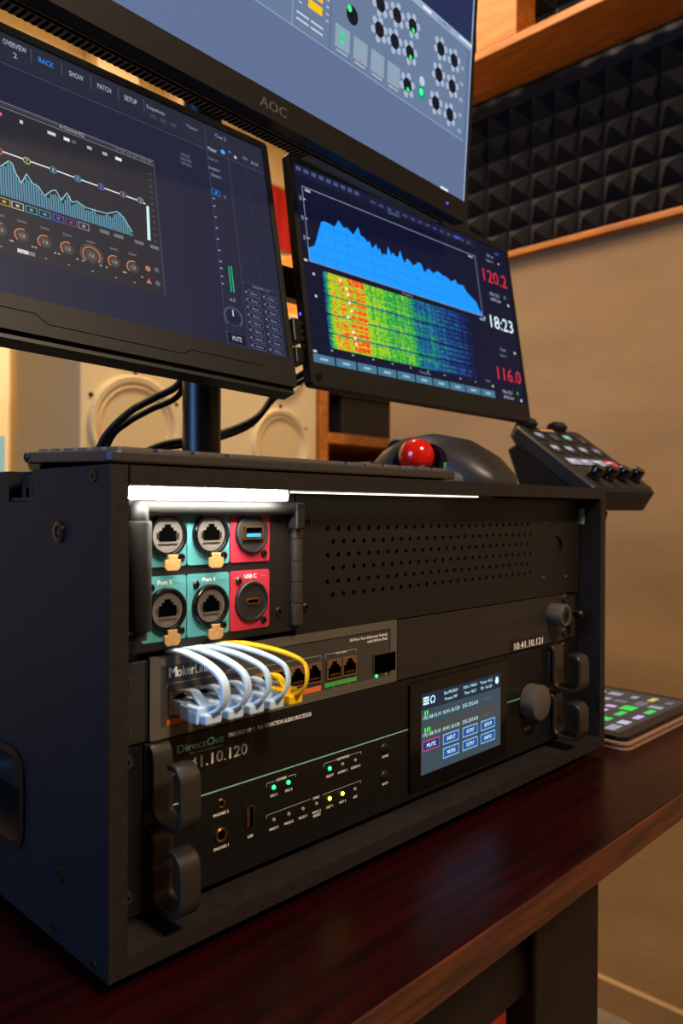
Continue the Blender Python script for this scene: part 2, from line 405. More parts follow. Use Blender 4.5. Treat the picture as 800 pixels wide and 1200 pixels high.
part('latch_plate', MB().box(.0012, .082, .2240, .0082, .1095, .2255).box(.0068, .082, .2255, .0082, .1095, .2385).box(.002, .0865, .2255, .0065, .0885, .234).box(.002, .094, .2255, .0065, .096, .231), 'soft_black', case)
m = MB(); m.lathe((0, .0494, .2081), (-1, 0, 0), [(.0058, 0), (.0055, .0012), (.0030, .0016), (.0024, .0008)], 20)
part('rivet', m, 'dark_steel', case, smooth=40)
for y, z, r in ((.0474, .0346, .0040), (.0546, .0069, .0032), (.0135, .0039, .0030), (.0150, .2352, .0032)):
    part('screw', MB().lathe((0, y, z), (-1, 0, 0), [(r, 0), (r*.9, .0008), (r*.45, .0008), (r*.4, .0003)], 16), 'dark_steel', case, smooth=40)
for x in (.03, .48):
    for y in (.03, .37): part('rubber_foot', MB().cyl((x, y, DZ), (x, y, 0), .011, 20), 'rubber', case)
for x0, x1 in ((T, .0295), (W-.0295, W-T)):
    rm = MB(); rm.box(x0, .0245, T, x1, .0265, H-T-.001); rm.box(x0 if x0 < .1 else x1-.002, .0265, T, x0+.002 if x0 < .1 else x1, .06, H-T-.001)
    part('rack_rail', rm, 'dark_steel', case)
part('paint_mark', MB().box(W-T-.0006, .0165, .2070, W-T, .0225, .2216), 'clock_mint', case, label='pale sticker on the inner right side')
part('board_joint', MB().box(T-.0004, -.0003, H-T, T+.0003, 0, H), 'void_black', case)

# LED light under the lid
led = thing('led_strip', 'white led light bar under the lid of the rack case', 'led strip', (.17, .01, .2306))
part('led_housing', MB().box(.0102, .0062, .2291, .33, .0100, .2306), 'dark_steel', led)
part('led_diffuser', MB().box(.0104, .0005, .2246, .1110, .0060, .2300), 'led_white', led, bevel=.001)
part('led_diffuser', MB().box(.1125, .0006, .2292, .30, .0060, .2300), 'led_dim', led)
part('led_clip', MB().box(.1110, .0010, .2262, .1125, .0062, .2306), 'dark_steel', led)

# ================================================================== PERFORATED DRAWER
Y0 = .020
dr = thing('vented_rack_panel', 'black rack panel with rows of round vent holes under the lid', 'rack panel', (.255, .03, .147))
px0, px1, pz0, pz1 = .1345, .4958, .1440, .2294
pm = MB(); n8 = 10
def rowstrip(z, xs, zlo, zhi, xa, xb, r):
    p = xs[1]-xs[0]; y = Y0
    cuts = [xs[0]-p/2]+[x+p/2 for x in xs]
    pm.add([(xa, y, zlo), (cuts[0], y, zlo), (cuts[0], y, zhi), (xa, y, zhi)], [(0, 1, 2, 3)])
    pm.add([(cuts[-1], y, zlo), (xb, y, zlo), (xb, y, zhi), (cuts[-1], y, zhi)], [(0, 1, 2, 3)])
    for x, a, b in zip(xs, cuts[:-1], cuts[1:]):
        ring = [(x+r*math.cos(2*math.pi*k/8+math.pi/8), z+r*math.sin(2*math.pi*k/8+math.pi/8)) for k in range(8)]
        sq = [(b, (z+zhi)/2), (x+p*.25, zhi), (x-p*.25, zhi), (a, (z+zhi)/2), (a, (z+zlo)/2), (x-p*.25, zlo), (x+p*.25, zlo), (b, (z+zlo)/2)]
        vs = [(q[0], y, q[1]) for q in ring]+[(q[0], y+.0016, q[1]) for q in ring]+[(q[0], y, q[1]) for q in sq]+[(b, y, zhi), (a, y, zhi), (a, y, zlo), (b, y, zlo)]
        fs = [(k, (k+1) % 8, 8+(k+1) % 8, 8+k) for k in range(8)]
        fs += [(k, 16+k, 16+(k+1) % 8, (k+1) % 8) for k in range(8)]
        fs += [(16, 24, 17), (18, 25, 19), (20, 26, 21), (22, 27, 23)]
        pm.add(vs, fs)
zr = [.2077-.00836*i for i in range(6)]; hz = .00836/2
for i, z in enumerate(zr):
    xs = [(.1618 if i % 2 == 0 else .1667)+.00968*k for k in range(26)]
    rowstrip(z, xs, z-hz, z+hz, px0, .4260, .0017)
def q4(x0, z0, x1, z1, y=Y0): pm.add([(x0, y, z0), (x1, y, z0), (x1, y, z1), (x0, y, z1)], [(0, 1, 2, 3)])
q4(px0, zr[0]+hz, .4260, pz1); q4(px0, pz0, .4260, zr[-1]-hz)
# right block with a large round hole
hx, hz0, hr = .4548, .1868, .0100; ring = [(hx+hr*math.cos(2*math.pi*k/16), hz0+hr*math.sin(2*math.pi*k/16)) for k in range(16)]
blk = []
for k in range(16):
    a = 2*math.pi*k/16; c, s_ = math.cos(a), math.sin(a); t_ = min((.4958-hx)/c if c > 1e-6 else 9, (hx-.4260)/-c if c < -1e-6 else 9, (pz1-hz0)/s_ if s_ > 1e-6 else 9, (hz0-pz0)/-s_ if s_ < -1e-6 else 9)
    blk.append((hx+c*t_, hz0+s_*t_))
pm.add([(p[0], Y0, p[1]) for p in ring]+[(p[0], Y0, p[1]) for p in blk]+[(p[0], Y0+.002, p[1]) for p in ring], [(k, 16+k, 16+(k+1) % 16, (k+1) % 16) for k in range(16)]+[(k, (k+1) % 16, 32+(k+1) % 16, 32+k) for k in range(16)])
for cx_, cz_ in ((.4958, pz1), (.4260, pz1), (.4260, pz0), (.4958, pz0)):
    near = sorted(range(16), key=lambda k: math.hypot(blk[k][0]-cx_, blk[k][1]-cz_))[:2]
    pm.add([(blk[near[0]][0], Y0, blk[near[0]][1]), (cx_, Y0, cz_), (blk[near[1]][0], Y0, blk[near[1]][1])], [(0, 1, 2)])
# rim of the sheet
pm.add([(px0, Y0, pz0), (px1, Y0, pz0), (px1, Y0, pz1), (px0, Y0, pz1), (px0, Y0+.002, pz0), (px1, Y0+.002, pz0), (px1, Y0+.002, pz1), (px0, Y0+.002, pz1)], [(0, 1, 5, 4), (1, 2, 6, 5), (2, 3, 7, 6), (3, 0, 4, 7)])
part('perforated_front', pm, 'panel_black', dr)
part('drawer_box', MB().box(.036, .0262, .1450, .474, .30, .2280), 'void_black', dr)
part('cable_grommet', MB().lathe((hx, Y0+.002, hz0), (0, -1, 0), [(.0102, -.001), (.0102, .0), (.0085, .0)], 20), 'black_plastic', dr)
m = MB(); m.box(.4500, .0225, .1850, .4540, .0245, .1870); part('inner_clip', m, 'led_off', dr)
for x, z in ((.4326, .2086), (.4747, .2083), (.4301, .1605), (.4721, .1590)): inst('screw', SCREW_W, dr, (x, Y0, z))
for x, z in ((.1441, .2130), (.1424, .1600)): inst('screw', SCREW, dr, (x, Y0, z))

# ================================================================== CONNECTOR DOOR
cd = thing('connector_door', 'hinged black connector door with teal and red socket plates', 'connector panel', (.07, .02, .147))
YD = .0185
part('door_plate', MB().box(.0140, YD, .1470, .1320, YD+.002, .2294), 'panel_black', cd, bevel=.0005)
cells = []
for r_, (za, zb) in enumerate(((.1900, .2240), (.1518, .1852))):
    for c_, (xa, xb) in enumerate(((.0275, .0543), (.0549, .0826), (.0833, .1118))):
        col = 'red_plate' if c_ == 2 else 'teal'
        pl = part('socket_plate', MB().prism(rrect(xa, za, xb, zb, .0016, 3), 'y', YD-.0006, YD), col, cd)
        cells.append((r_, c_, xa, xb, za, zb, pl))
        txt = (('Port 1', 'Port 2', 'USB A'), ('Port 3', 'Port 4', 'USB C'))[r_][c_]
        tm = MB(); print_text(tm, txt, (xa+xb)/2, zb-.0044, .0023, YD-.0008, 'CENTER', bold=.00012)
        part('plate_lettering', tm, 'white_print', pl)
        lm_ = MB(); lm_.box(xa+.002, YD-.0008, zb-.0036, xa+.0062, YD-.0006, zb-.0034); lm_.box(xb-.0062, YD-.0008, zb-.0036, xb-.002, YD-.0006, zb-.0034)
        part('plate_line', lm_, 'grey_print', pl)
# ethernet chassis sockets
def jack_hole(cx, cz, w_, h_):
    """stepped RJ45 opening, wide part below, key steps on top"""
    a, b = w_/2, h_/2
    return [(cx-a, cz-b), (cx+a, cz-b), (cx+a, cz+b*.25), (cx+a*.66, cz+b*.25), (cx+a*.66, cz+b*.62), (cx+a*.36, cz+b*.62), (cx+a*.36, cz+b), (cx-a*.36, cz+b), (cx-a*.36, cz+b*.62), (cx-a*.66, cz+b*.62), (cx-a*.66, cz+b*.25), (cx-a, cz+b*.25)]
for r_, c_, xa, xb, za, zb, pl in cells:
    cx = {0: .0418, 1: .0693, 2: .0980}[c_]; cz = .2063 if r_ == 0 else .1678; y = YD-.0006
    if c_ < 2:
        m = MB(); m.lathe((cx, y, cz), (0, -1, 0), [(.0116, 0), (.0116, .0022), (.0110, .0030), (.0098, .0030), (.0094, .0014), (.0085, .0010)], 32)
        sk = part('ethernet_socket', m, 'gloss_black', cd, smooth=40)
        f = MB(); f.prism(circle(cx, cz, .0090, 28), 'y', y-.0016, y-.0002)
        part('jack_face', f, 'jack_grey', sk)
        m = MB(); m.prism(jack_hole(cx, cz+.0012, .0106, .0088), 'y', y-.0018, y-.0016); part('jack_opening', m, 'void_black', sk)
        m = MB(); m.box(cx-.0067, y-.0019, cz-.0022, cx-.0055, y-.0016, cz+.0012); m.box(cx+.0055, y-.0019, cz-.0022, cx+.0067, y-.0016, cz+.0012); part('contact', m, 'chrome', sk)
        m = MB(); m.box(cx-.0056, y-.0020, cz-.0048, cx+.0056, y-.0016, cz-.0043); part('jack_lip', m, 'chrome', sk)
        m = MB(); print_text(m, 'ooooo', cx, cz-.0070, .0016, y-.0018, 'CENTER'); part('maker_mark', m, 'led_off', sk)
        tb = MB(); tb.prism([(cx-.0012, cz-.0100), (cx+.0042, cz-.0100), (cx+.0042, cz-.0124), (cx+.0062, cz-.0126), (cx+.0062, cz-.0165), (cx+.0046, cz-.0182), (cx-.0018, cz-.0182), (cx-.0034, cz-.0165), (cx-.0034, cz-.0126), (cx-.0012, cz-.0124)], 'y', y-.0044, y-.0032)
        part('latch_tab', tb, 'tan_tab', sk, bevel=.0003, label='tan metal release tab')
    else:
        m = MB(); m.lathe((cx, y, cz), (0, -1, 0), [(.0115, 0), (.0115, .0018), (.0109, .0024), (.0100, .0024), (.0098, .0016), (.0082, .0016)], 32)
        sk = part('usb_socket', m, 'soft_black', cd, smooth=40)
        f = MB(); f.prism(circle(cx, cz, .0088, 28), 'y', y-.0014, y-.0002); part('socket_face', f, 'panel_black', sk)
        if r_ == 0:
            m = MB()
            for b in ((cx-.0066, cz-.0036, cx+.0066, cz-.0029), (cx-.0066, cz+.0031, cx+.0066, cz+.0038), (cx-.0066, cz-.0029, cx-.0059, cz+.0031), (cx+.0059, cz-.0029, cx+.0066, cz+.0031)): m.box(b[0], y-.0030, b[1], b[2], y-.0014, b[3])
            part('port_shell', m, 'gold', sk)
            part('port_opening', MB().box(cx-.0059, y-.0018, cz-.0029, cx+.0059, y-.0014, cz+.0031), 'void_black', sk)
            part('port_tongue', MB().box(cx-.0052, y-.0028, cz-.0022, cx+.0052, y-.0018, cz-.0002), 'usb_blue', sk, label='blue tongue of the usb port')
        else:
            m = MB(); m.prism(rrect(cx-.0047, cz-.0017, cx+.0047, cz+.0017, .0016), 'y', y-.0024, y-.0014); part('port_shell', m, 'gold', sk)
            m = MB(); m.prism(rrect(cx-.0039, cz-.0010, cx+.0039, cz+.0010, .0009), 'y', y-.0025, y-.0024); part('port_opening', m, 'void_black', sk)
    for dx, dz in (((-.0088, .0118), (.0094, -.0117)) if r_ == 1 else ((-.0092, .0122), (.0096, -.0118))): inst('screw', SCREW_S, cd, (cx+dx, y, cz+dz))
for x, z in ((.1213, .2127), (.1196, .1597)): inst('screw', SCREW, cd, (x, YD, z))
for k in range(5):
    z0 = .1508+k*.0129; part('hinge_knuckle', MB().lathe((.1322, .0165, z0), (0, 0, 1), [(.0034, 0), (.0038, .0004), (.0038, .0122), (.0034, .0126)], 16), 'gun_metal', cd, smooth=40)
part('hinge_pin', MB().cyl((.1322, .0165, .1488), (.1322, .0165, .2168), .0016, 10), 'dark_steel', cd)
pts = spline([(.0203, .0075, .2120), (.0203, .0078, .2160), (.0212, .0095, .2190), (.0240, .0125, .2205), (.0290, .0138, .2206), (.06, .0140, .2206), (.1285, .0140, .2206)], 6)
part('guard_bar', MB().tube(pts, .0043, 14, hint=(0, 0, 1)), 'rubber', cd, smooth=50)
part('bar_bracket', MB().box(.1255, .0090, .2080, .1320, YD, .2240), 'panel_black', cd, bevel=.001)
part('grip_sleeve', MB().lathe((.0203, .0075, .1600), (0, 0, 1), [(.0048, 0), (.0056, .0008), (.0056, .0530), (.0050, .0538)], 20), 'rubber', cd, smooth=45)
part('grip_rod', MB().cyl((.0203, .0075, .1560), (.0203, .0075, .2130), .0035, 12).box(.0170, .0075, .1560, .0236, YD, .1585), 'gun_metal', cd)

# ================================================================== NETWORK SWITCH
sw = thing('network_switch', 'small grey ethernet switch bolted between rack brackets', 'network switch', (.25, .03, .1010))
SZ0, SZ1 = .1008, .1438
part('switch_case', MB().box(.0345, .0215, SZ0, .2295, .14, SZ1), 'switch_grey', sw, bevel=.0008)
fm = MB(); outer = rrect(.0340, SZ0, .2300, SZ1, .0012, 3); inner = rrect(.0402, .1062, .2235, .1382, .0012, 3)
fm.loft([[(a, Y0+.0016, b) for a, b in outer], [(a, Y0, b) for a, b in outer], [(a, Y0, b) for a, b in inner], [(a, Y0+.0008, b) for a, b in inner]], caps=False)
part('bezel', fm, 'switch_grey', sw)
part('front_plate', MB().prism(inner, 'y', Y0+.0008, Y0+.0014), 'switch_dark', sw)
YS = Y0+.0006
tm = MB(); print_text(tm, 'M', .0453, .1316, .0054, YS, 'LEFT', bold=.00025, width=.0046); print_text(tm, 'okerLink', .0505, .1316, .0054, YS, 'LEFT', width=.0212, bold=.00012)
part('brand_lettering', tm, 'white_print', sw)
letter(sw, '10-Port Fast Ethernet Switch', .2205, .1338, .0019, YS, 'RIGHT', width=.037, bold=.00006); letter(sw, 'with 8-Port PoE', .2205, .1309, .0019, YS, 'RIGHT', width=.0205, bold=.00006)
letter(sw, '100M PoE', .083, .1292, .0014, YS); letter(sw, '1000M Uplink', .1750, .1275, .0013, YS, 'CENTER')
lm_ = MB()
for xa, xb in ((.0446, .1570), (.1606, .1897)): lm_.box(xa, YS, .1283, xb, YS+.0001, .1286); lm_.box(xa, YS, .1262, xa+.0003, YS+.0001, .1283); lm_.box(xb-.0003, YS, .1262, xb, YS+.0001, .1283)
part('printed_line', lm_, 'grey_print', sw)
part('orange_band', MB().box(.0446, YS, .1066, .1571, YS+.0002, .1097), 'orange_print', sw)
part('green_band', MB().box(.1602, YS, .1076, .1897, YS+.0002, .1103), 'green_print', sw)
JX = [.0523+.01397*i for i in range(8)]+[.1681, .1823]
JB = MB(); JB.box(-.0066, -.0010, -.0058, .0066, .0003, .0066); JB = JB.mesh('jack_frame', 'jack_brown')
jo = MB(); jo.prism(jack_hole(0, .0004, .0112, .0100), 'y', -.0012, -.0010); jo = jo.mesh('jack_opening', 'void_black')
jt = MB()
for k in range(8): jt.box(-.0040+k*.00108, -.0014, -.0036, -.0036+k*.00108, -.0012, -.0022)
jt = jt.mesh('contact_row', 'gold')
for x in JX:
    j = inst('ethernet_jack', JB, sw, (x, YS, .1180))
    for nm, me in (('jack_opening', jo), ('contact_row', jt)):
        o = bpy.data.objects.new(nm, me); COL.objects.link(o); o.parent = j
part('sfp_cage', MB().box(.2058, YS-.001, .1092, .2062, YS, .1224).box(.2058, YS-.001, .1220, .2286, YS, .1224).box(.2282, YS-.001, .1092, .2286, YS, .1224), 'chrome', sw)
part('sfp_opening', MB().box(.2062, YS-.0006, .1092, .2282, YS, .1220), 'void_black', sw)
part('status_light', MB().lathe((.2094, YS, .1075), (0, -1, 0), [(.0011, 0), (.0008, .0006)], 12), 'led_green', sw)
part('status_light', MB().lathe((.2190, YS, .1073), (0, -1, 0), [(.0008, 0), (.0006, .0004)], 12), 'led_off', sw)
for x in (.0520, .0663, .0803, .0942, .1082, .1221, .1361, .1500, .1680, .1822): part('port_number_tick', MB().box(x-.0002, YS-.0001, .1052, x+.0002, YS, .1066 if x < .16 else .1085), 'orange_print', sw)
part('rack_ear', MB().box(.0140, Y0+.0010, SZ0, .0332, Y0+.003, SZ1-.0012).box(.0312, Y0+.0010, SZ0, .0334, Y0+.05, SZ1-.0012), 'bracket_grey', sw, bevel=.0008)
part('rack_bracket', MB().box(.2312, Y0+.0004, SZ0, .4700, Y0+.0026, .1430).box(.2312, Y0+.0026, SZ0, .2332, Y0+.05, .1430).box(.4700, Y0+.003, SZ0, .4955, Y0+.0045, .1430), 'bracket_grey', sw, bevel=.0006)
for x, z in ((.0191, .1341), (.0191, .1089)): inst('screw', SCREW_L, sw, (x, Y0+.001, z))
for x, z in ((.4692, .1395), (.4685, .1090)): inst('screw', SCREW_L, sw, (x, Y0+.001, z))
m = MB(); m.lathe((.4472, Y0+.0004, .1268), (0, -1, 0), [(.0100, 0), (.0100, .0130), (.0092, .0140), (.0070, .0140), (.0068, .0132)], 28); lk = part('cam_lock', m, 'knob_grey', sw, smooth=40)
m = MB(); m.lathe((.4472, Y0-.0128, .1268), (0, -1, 0), [(.0066, 0), (.0060, .001), (0, .001)], 24); part('lock_cylinder', m, 'dark_steel', lk, smooth=40)
part('key_slot', MB().box(.4464, Y0-.0141, .1238, .4480, Y0-.0138, .1296), 'void_black', lk)
m = MB(); m.lathe((.4790, Y0+.0005, .1245), (0, -1, 0), [(.0016, 0), (.0016, .006), (.0040, .007), (.0046, .0105), (.0034, .0135), (0, .0145)], 20); part('thumb_screw', m, 'dark_steel', sw, smooth=60)
st = part('address_sticker', MB().box(.3775, Y0-.0002, .1000+.0012, .4302, Y0+.0004, .1106), 'label_black', sw, label='black sticker reading 10.41.10.121')
tm = MB(); print_text(tm, '10.41.10.121', .3808, .1027, .0058, Y0-.0004, 'LEFT', width=.0465, bold=.00018); part('sticker_lettering', tm, 'white_print', st)

# ---- ethernet patch leads
def lead(i, xs, colour, label, grp):
    xp = JX[i]; t = thing('patch_cable', label, 'cable', (xp, .01, .113), group=grp)
    pts = spline([(xs, .0205, .1462), (xs+.001, .0170, .1462), (xs*.75+xp*.25, .0085, .1462), (xs*.35+xp*.65+.001, -.0030, .1425), (xp+.0022, -.0118, .1360), (xp+.0030, -.0150, .1280), (xp+.0022, -.0125, .1205), (xp+.0004, -.0060, .1168)], 7)
    part('cable', MB().sweep(pts, [(-.0031, -.0004), (-.0027, -.0009), (.0027, -.0009), (.0031, -.0004), (.0031, .0004), (.0027, .0009), (-.0027, .0009), (-.0031, .0004)], hint=(1, 0, 0)), colour, t, smooth=50)
    pb = part('plug_body', MB().box(xp-.0057, .0060, .1130, xp+.0057, .0192, .1205), 'clear_plug', t, bevel=.0004)
    bt = MB(); bt.box(xp-.0061, -.0040, .1120, xp+.0061, .0120, .1200); bt.box(xp-.0050, -.0095, .1120, xp+.0050, -.0040, .1172)
    bo = part('boot', bt, colour, t, bevel=.0009)
    rg = MB()
    for k in range(4): rg.box(xp-.00645, -.0036+k*.0022, .1117, xp+.00645, -.0025+k*.0022, .1180)
    part('grip_ridge', rg, colour, bo, bevel=.0003)
    cl = spline([(xp, .0185, .1236), (xp, .0130, .1254), (xp, .0065, .1250), (xp, .0010, .1215), (xp, -.0020, .1190)], 5)
    part('latch_clip', MB().sweep(cl, [(-.0026, -.0006), (.0026, -.0006), (.0026, .0006), (-.0026, .0006)], hint=(1, 0, 0)), colour, t, smooth=30)
G = 'flat ethernet patch cables in the switch'
lead(0, .0455, 'blue_cable', 'pale blue flat ethernet cable in the first orange port, under the brand name', G)
lead(1, .0540, 'blue_cable', 'pale blue flat ethernet cable in the second orange port', G)
lead(2, .0615, 'blue_cable', 'pale blue flat ethernet cable in the third orange port', G)
lead(3, .0710, 'blue_cable', 'pale blue flat ethernet cable next to the yellow one', G)
lead(4, .0785, 'yellow_cable', 'yellow flat ethernet cable beside the pale blue ones', G)

# ================================================================== AUDIO PROCESSOR
ap = thing('audio_processor', 'black rack audio processor with a touch screen and four handles', 'audio processor', (.255, .03, .0110))
PZ0, PZ1 = .0140, .1000
part('chassis', MB().box(.034, Y0+.003, PZ0, .476, .34, PZ1), 'soft_black', ap)
part('rack_ear', MB().box(.0140, Y0+.0022, PZ0, .0312, Y0+.004, PZ1), 'processor_black', ap)
part('rack_ear', MB().box(.4470, Y0+.0022, PZ0, .4955, Y0+.004, PZ1), 'processor_black', ap)
part('front_panel', MB().box(.0312, Y0, PZ0, .2424, Y0+.003, PZ1).box(.2424, Y0+.0004, PZ0, .3710, Y0+.003, PZ1).box(.3714, Y0, PZ0, .4470, Y0+.003, PZ1), 'processor_black', ap, bevel=.0004)
part('mint_line', MB().box(.0480, Y0-.0002, .0645, .2424, Y0, .0652), 'mint_print', ap)
part('mint_line', MB().box(.3714, Y0-.0002, .0603, .4460, Y0, .0610), 'mint_print', ap)
# lettering
YP = Y0-.0002
tm = MB(); print_text(tm, 'DirectOut', .0500, .0912, .0042, YP, 'LEFT', width=.0305, bold=.00028); print_text(tm, 'TECHNOLOGIES', .0585, .0876, .0022, YP, 'LEFT', width=.022, bold=.0001)
part('logo_lettering', tm, 'mint_print', ap)
letter(ap, 'PRODIGY.MP', .0838, .0926, .0024, YP, width=.0165, bold=.00012); letter(ap, '|', .1020, .0926, .0024, YP); letter(ap, 'MULTIFUNCTION AUDIO PROCESSOR', .1048, .0926, .0024, YP, width=.0430, bold=.00004)
for s_, x, z in (('PHONES 2', .0791, .0508), ('PHONES 1', .0795, .0320), ('USB', .1000, .0320), ('PSU 1', .1178, .0508), ('PSU 2', .1294, .0508), ('POWER', .1236, .0590), ('MGMT', .1645, .0507), ('AUDIO 1', .1762, .0507), ('AUDIO 2', .1882, .0507), ('NETWORK', .1764, .0594),
                 ('MADI 1', .1178, .0312), ('MADI 2', .1296, .0312), ('WCK 1', .1412, .0312), ('WCK 2', .1528, .0312), ('VIDEO', .1528, .0290), ('NET 1', .1645, .0312), ('NET 2', .1762, .0312), ('AES', .1880, .0312), ('SYNC', .1524, .0400), ('HOME', .2180, .0508), ('BACK', .2180, .0322)):
    letter(ap, s_, x, z, .0016, YP, 'CENTER', bold=.00006)
letter(ap, '=|=|=', .4040, .0318, .0030, YP, 'CENTER', width=.011, bold=.0002)
for xa, xb, z in ((.1120, .1350, .0590), (.1589, .1934, .0595), (.1121, .1935, .0404)):
    for u0, u1, u in ((xa, (xa+xb)/2-.005, xa), ((xa+xb)/2+.005, xb, xb)):
        tm = MB(); tm.box(u0, YP, z+.0006, u1, YP+.0001, z+.0009); tm.box(u-.00015, YP, z-.0012, u+.00015, YP+.0001, z+.0009); part('bracket_line', tm, 'grey_print', ap)
ls = part('address_sticker', MB().box(.0470, Y0-.0003, .0782, .1004, Y0, .0888), 'label_black', ap, label='black sticker ending in 41.10.120')
tm = MB(); print_text(tm, '10.41.10.120', .0974, .0808, .0062, Y0-.0005, 'RIGHT', width=.0490, bold=.0002); part('sticker_lettering', tm, 'white_print', ls)
# leds
ld = MB(); ld.lathe((0, 0, 0), (0, -1, 0), [(.0013, 0), (.0012, .0006), (.0006, .0010), (0, .0011)], 12)
LM = {k: ld.mesh('indicator_light', k, smooth=60) for k in ('led_green', 'led_yellow', 'led_off')}
for x, z, k in ((.1176, .0562, 'led_green'), (.1292, .0562, 'led_green'), (.1643, .0561, 'led_green'), (.1760, .0560, 'led_off'), (.1880, .0558, 'led_off'), (.1177, .0369, 'led_off'), (.1295, .0369, 'led_off'), (.1411, .0369, 'led_off'), (.1527, .0369, 'led_off'), (.1644, .0371, 'led_yellow'), (.1761, .0371, 'led_yellow'), (.1878, .0369, 'led_off')):
    inst('indicator_light', LM[k], ap, (x, Y0, z))
def phone_jack(x, z, r):
    j = part('phone_jack', MB().lathe((x, Y0, z), (0, -1, 0), [(r, 0), (r, .0006), (r*.85, .0012), (r*.62, .0010), (r*.6, 0)], 24), 'gold', ap, smooth=50)
    part('jack_opening', MB().lathe((x, Y0-.0003, z), (0, -1, 0), [(r*.6, 0), (r*.58, .0001)], 20), 'void_black', j)
phone_jack(.0790, .0574, .0026); phone_jack(.0791, .0399, .0042)
us = part('usb_port', MB().box(.0965, Y0-.0010, .0376, .0972, Y0, .0502).box(.1016, Y0-.0010, .0376, .1022, Y0, .0502).box(.0972, Y0-.0010, .0376, .1016, Y0, .0381).box(.0972, Y0-.0010, .0497, .1016, Y0, .0502), 'chrome', ap)
part('port_opening', MB().box(.0972, Y0-.0003, .0381, .1016, Y0, .0497), 'void_black', us); part('port_tongue', MB().box(.0976, Y0-.0008, .0388, .0990, Y0-.0003, .0490), 'gold', us)
for z in (.0571, .0384): part('push_button', MB().lathe((.2171, Y0, z), (0, -1, 0), [(.0040, 0), (.0038, .0010), (.0030, .0016), (0, .0018)], 24), 'black_plastic', ap, smooth=60)
gl = part('screen_glass', MB().prism(rrect(.2432, .0196, .3700, .0965, .002, 3), 'y', Y0-.0016, Y0+.0004), 'gloss_black', ap)
ui = UI(.1041, .0583, .2555, .0292, Y0-.0018)
ui.rect(0, 0, 1, 1, (62, 76, 86), 0); ui.rect(0, .80, 1, 1, (34, 44, 62), 1); ui.rect(0, .42, 1, .60, (74, 74, 76), 1)
CY = (190, 240, 245)
for k in range(3): ui.rect(.02, .86+k*.035, .085, .885+k*.035, CY, 2, 1.3)
ui.arc(.128, .905, .024, .010, -60, 240, CY, 3, 1.3); ui.rect(.110, .855, .122, .885, CY, 3, 1.3); ui.rect(.134, .855, .146, .885, CY, 3, 1.3)
for u, a, b in ((.345, 'Slot: PRODIGY', 'Preset: MP'), (.585, 'FsSrc: MADI', 'Time: 18:23'), (.80, 'Temp: 41C', 'ID: 10.120')):
    ui.text(a, u, .94, .038, CY, 3, 1.3, width=.17); ui.text(b, u, .862, .038, CY, 3, 1.3, width=.15)
ui.disc(.945, .905, .022, CY, 3, 1.6); ui.rect(.93, .91, .96, .96, CY, 3, 1.3)
for j, v in enumerate((.70, .487)):
    for i, u in enumerate((.118, .346, .587, .823)):
        ui.text(('192.168.10.10', '10.41.10.120', '255.255.0.0', 'MADI 1')[i], u, v, .045, CY if i < 3 else (95, 120, 135), 3, 1.2 if i < 3 else .7, width=.20 if i < 3 else .13)
    for k in range(2+j): ui.rect(.036+k*.026, v+.03, .048+k*.026, v+.085, (40, 255, 60), 4, 1.3)
for v, us_ in ((.349, (.112, .348, .588, .824)), (.173, (.349, .588, .825))):
    for u in us_:
        red = u < .2; ui.rect(u-.098, v-.068, u+.098, v+.068, (190, 70, 120) if red else (130, 185, 230), 2); ui.rect(u-.090, v-.052, u+.090, v+.052, (40, 50, 120) if red else (45, 80, 150), 3)
        ui.text({.112: 'MUTE', .348: 'INPUT', .588: 'OUTPUT', .824: 'SETUP', .349: 'MATRIX', .825: 'INFO'}.get(u, 'CLOCK'), u, v, .05, (210, 245, 255), 4, 1.4, width=.10)
part('touch_screen', ui, 'screen_small', ap)
kn = part('rotary_knob', MB().lathe((.4060, Y0, .0565), (0, -1, 0), [(.0140, 0), (.0150, .001), (.0150, .0120), (.0146, .0132), (.0136, .0138), (0, .0138)], 40), 'knob_grey', ap, smooth=40)
# handles: open loops of flat bar
def handle(x0, x1, z0, z1):
    prof = [(.0200, z1)]
    yb, yf, t_ = .0200, -.0110, .0030
    outer = [(yb, z1), (yb, z0+.0005)]
    path = [(yb-.0015, z1+.0002), (yb-.0035, z1-.0010), (yb-.0048, z1-.0040), (yb-.0052, z1-.010), (yb-.0052, z0+.0095), (yb-.0062, z0+.0050), (yb-.0095, z0+.0022), (yb-.0150, z0+.0015), (yf+.0090, z0+.0015), (yf+.0045, z0+.0030), (yf+.0020, z0+.0070), (yf+.0015, z0+.0120), (yf+.0015, z1-.0140), (yf+.0022, z1-.0095), (yf+.0050, z1-.0064), (yf+.0095, z1-.0054), (yf+.0125, z1-.0062)]
    pts = spline([(0, a, b) for a, b in path], 3); xc = (x0+x1)/2; hw = (x1-x0)/2
    m = MB(); m.sweep([(xc, p.y, p.z) for p in pts], [(-hw, -.0015), (hw, -.0015), (hw, .0015), (-hw, .0015)], hint=(1, 0, 0))
    m.box(x0, .0185, z0+.006, x1, .0202, z1-.004)
    return m
for x0, x1 in ((.0320, .0437), (.4395, .4560)):
    for z0, z1 in ((.0610, .0985), (.0190, .0560)):
        part('handle', handle(x0, x1, z0, z1), 'gun_metal', ap, bevel=.0005, smooth=35)
for x, z in ((.0206, .0930), (.0206, .0250), (.4684, .0953), (.4660, .0259)): inst('screw', SCREW_L, ap, (x, Y0+.0022, z))

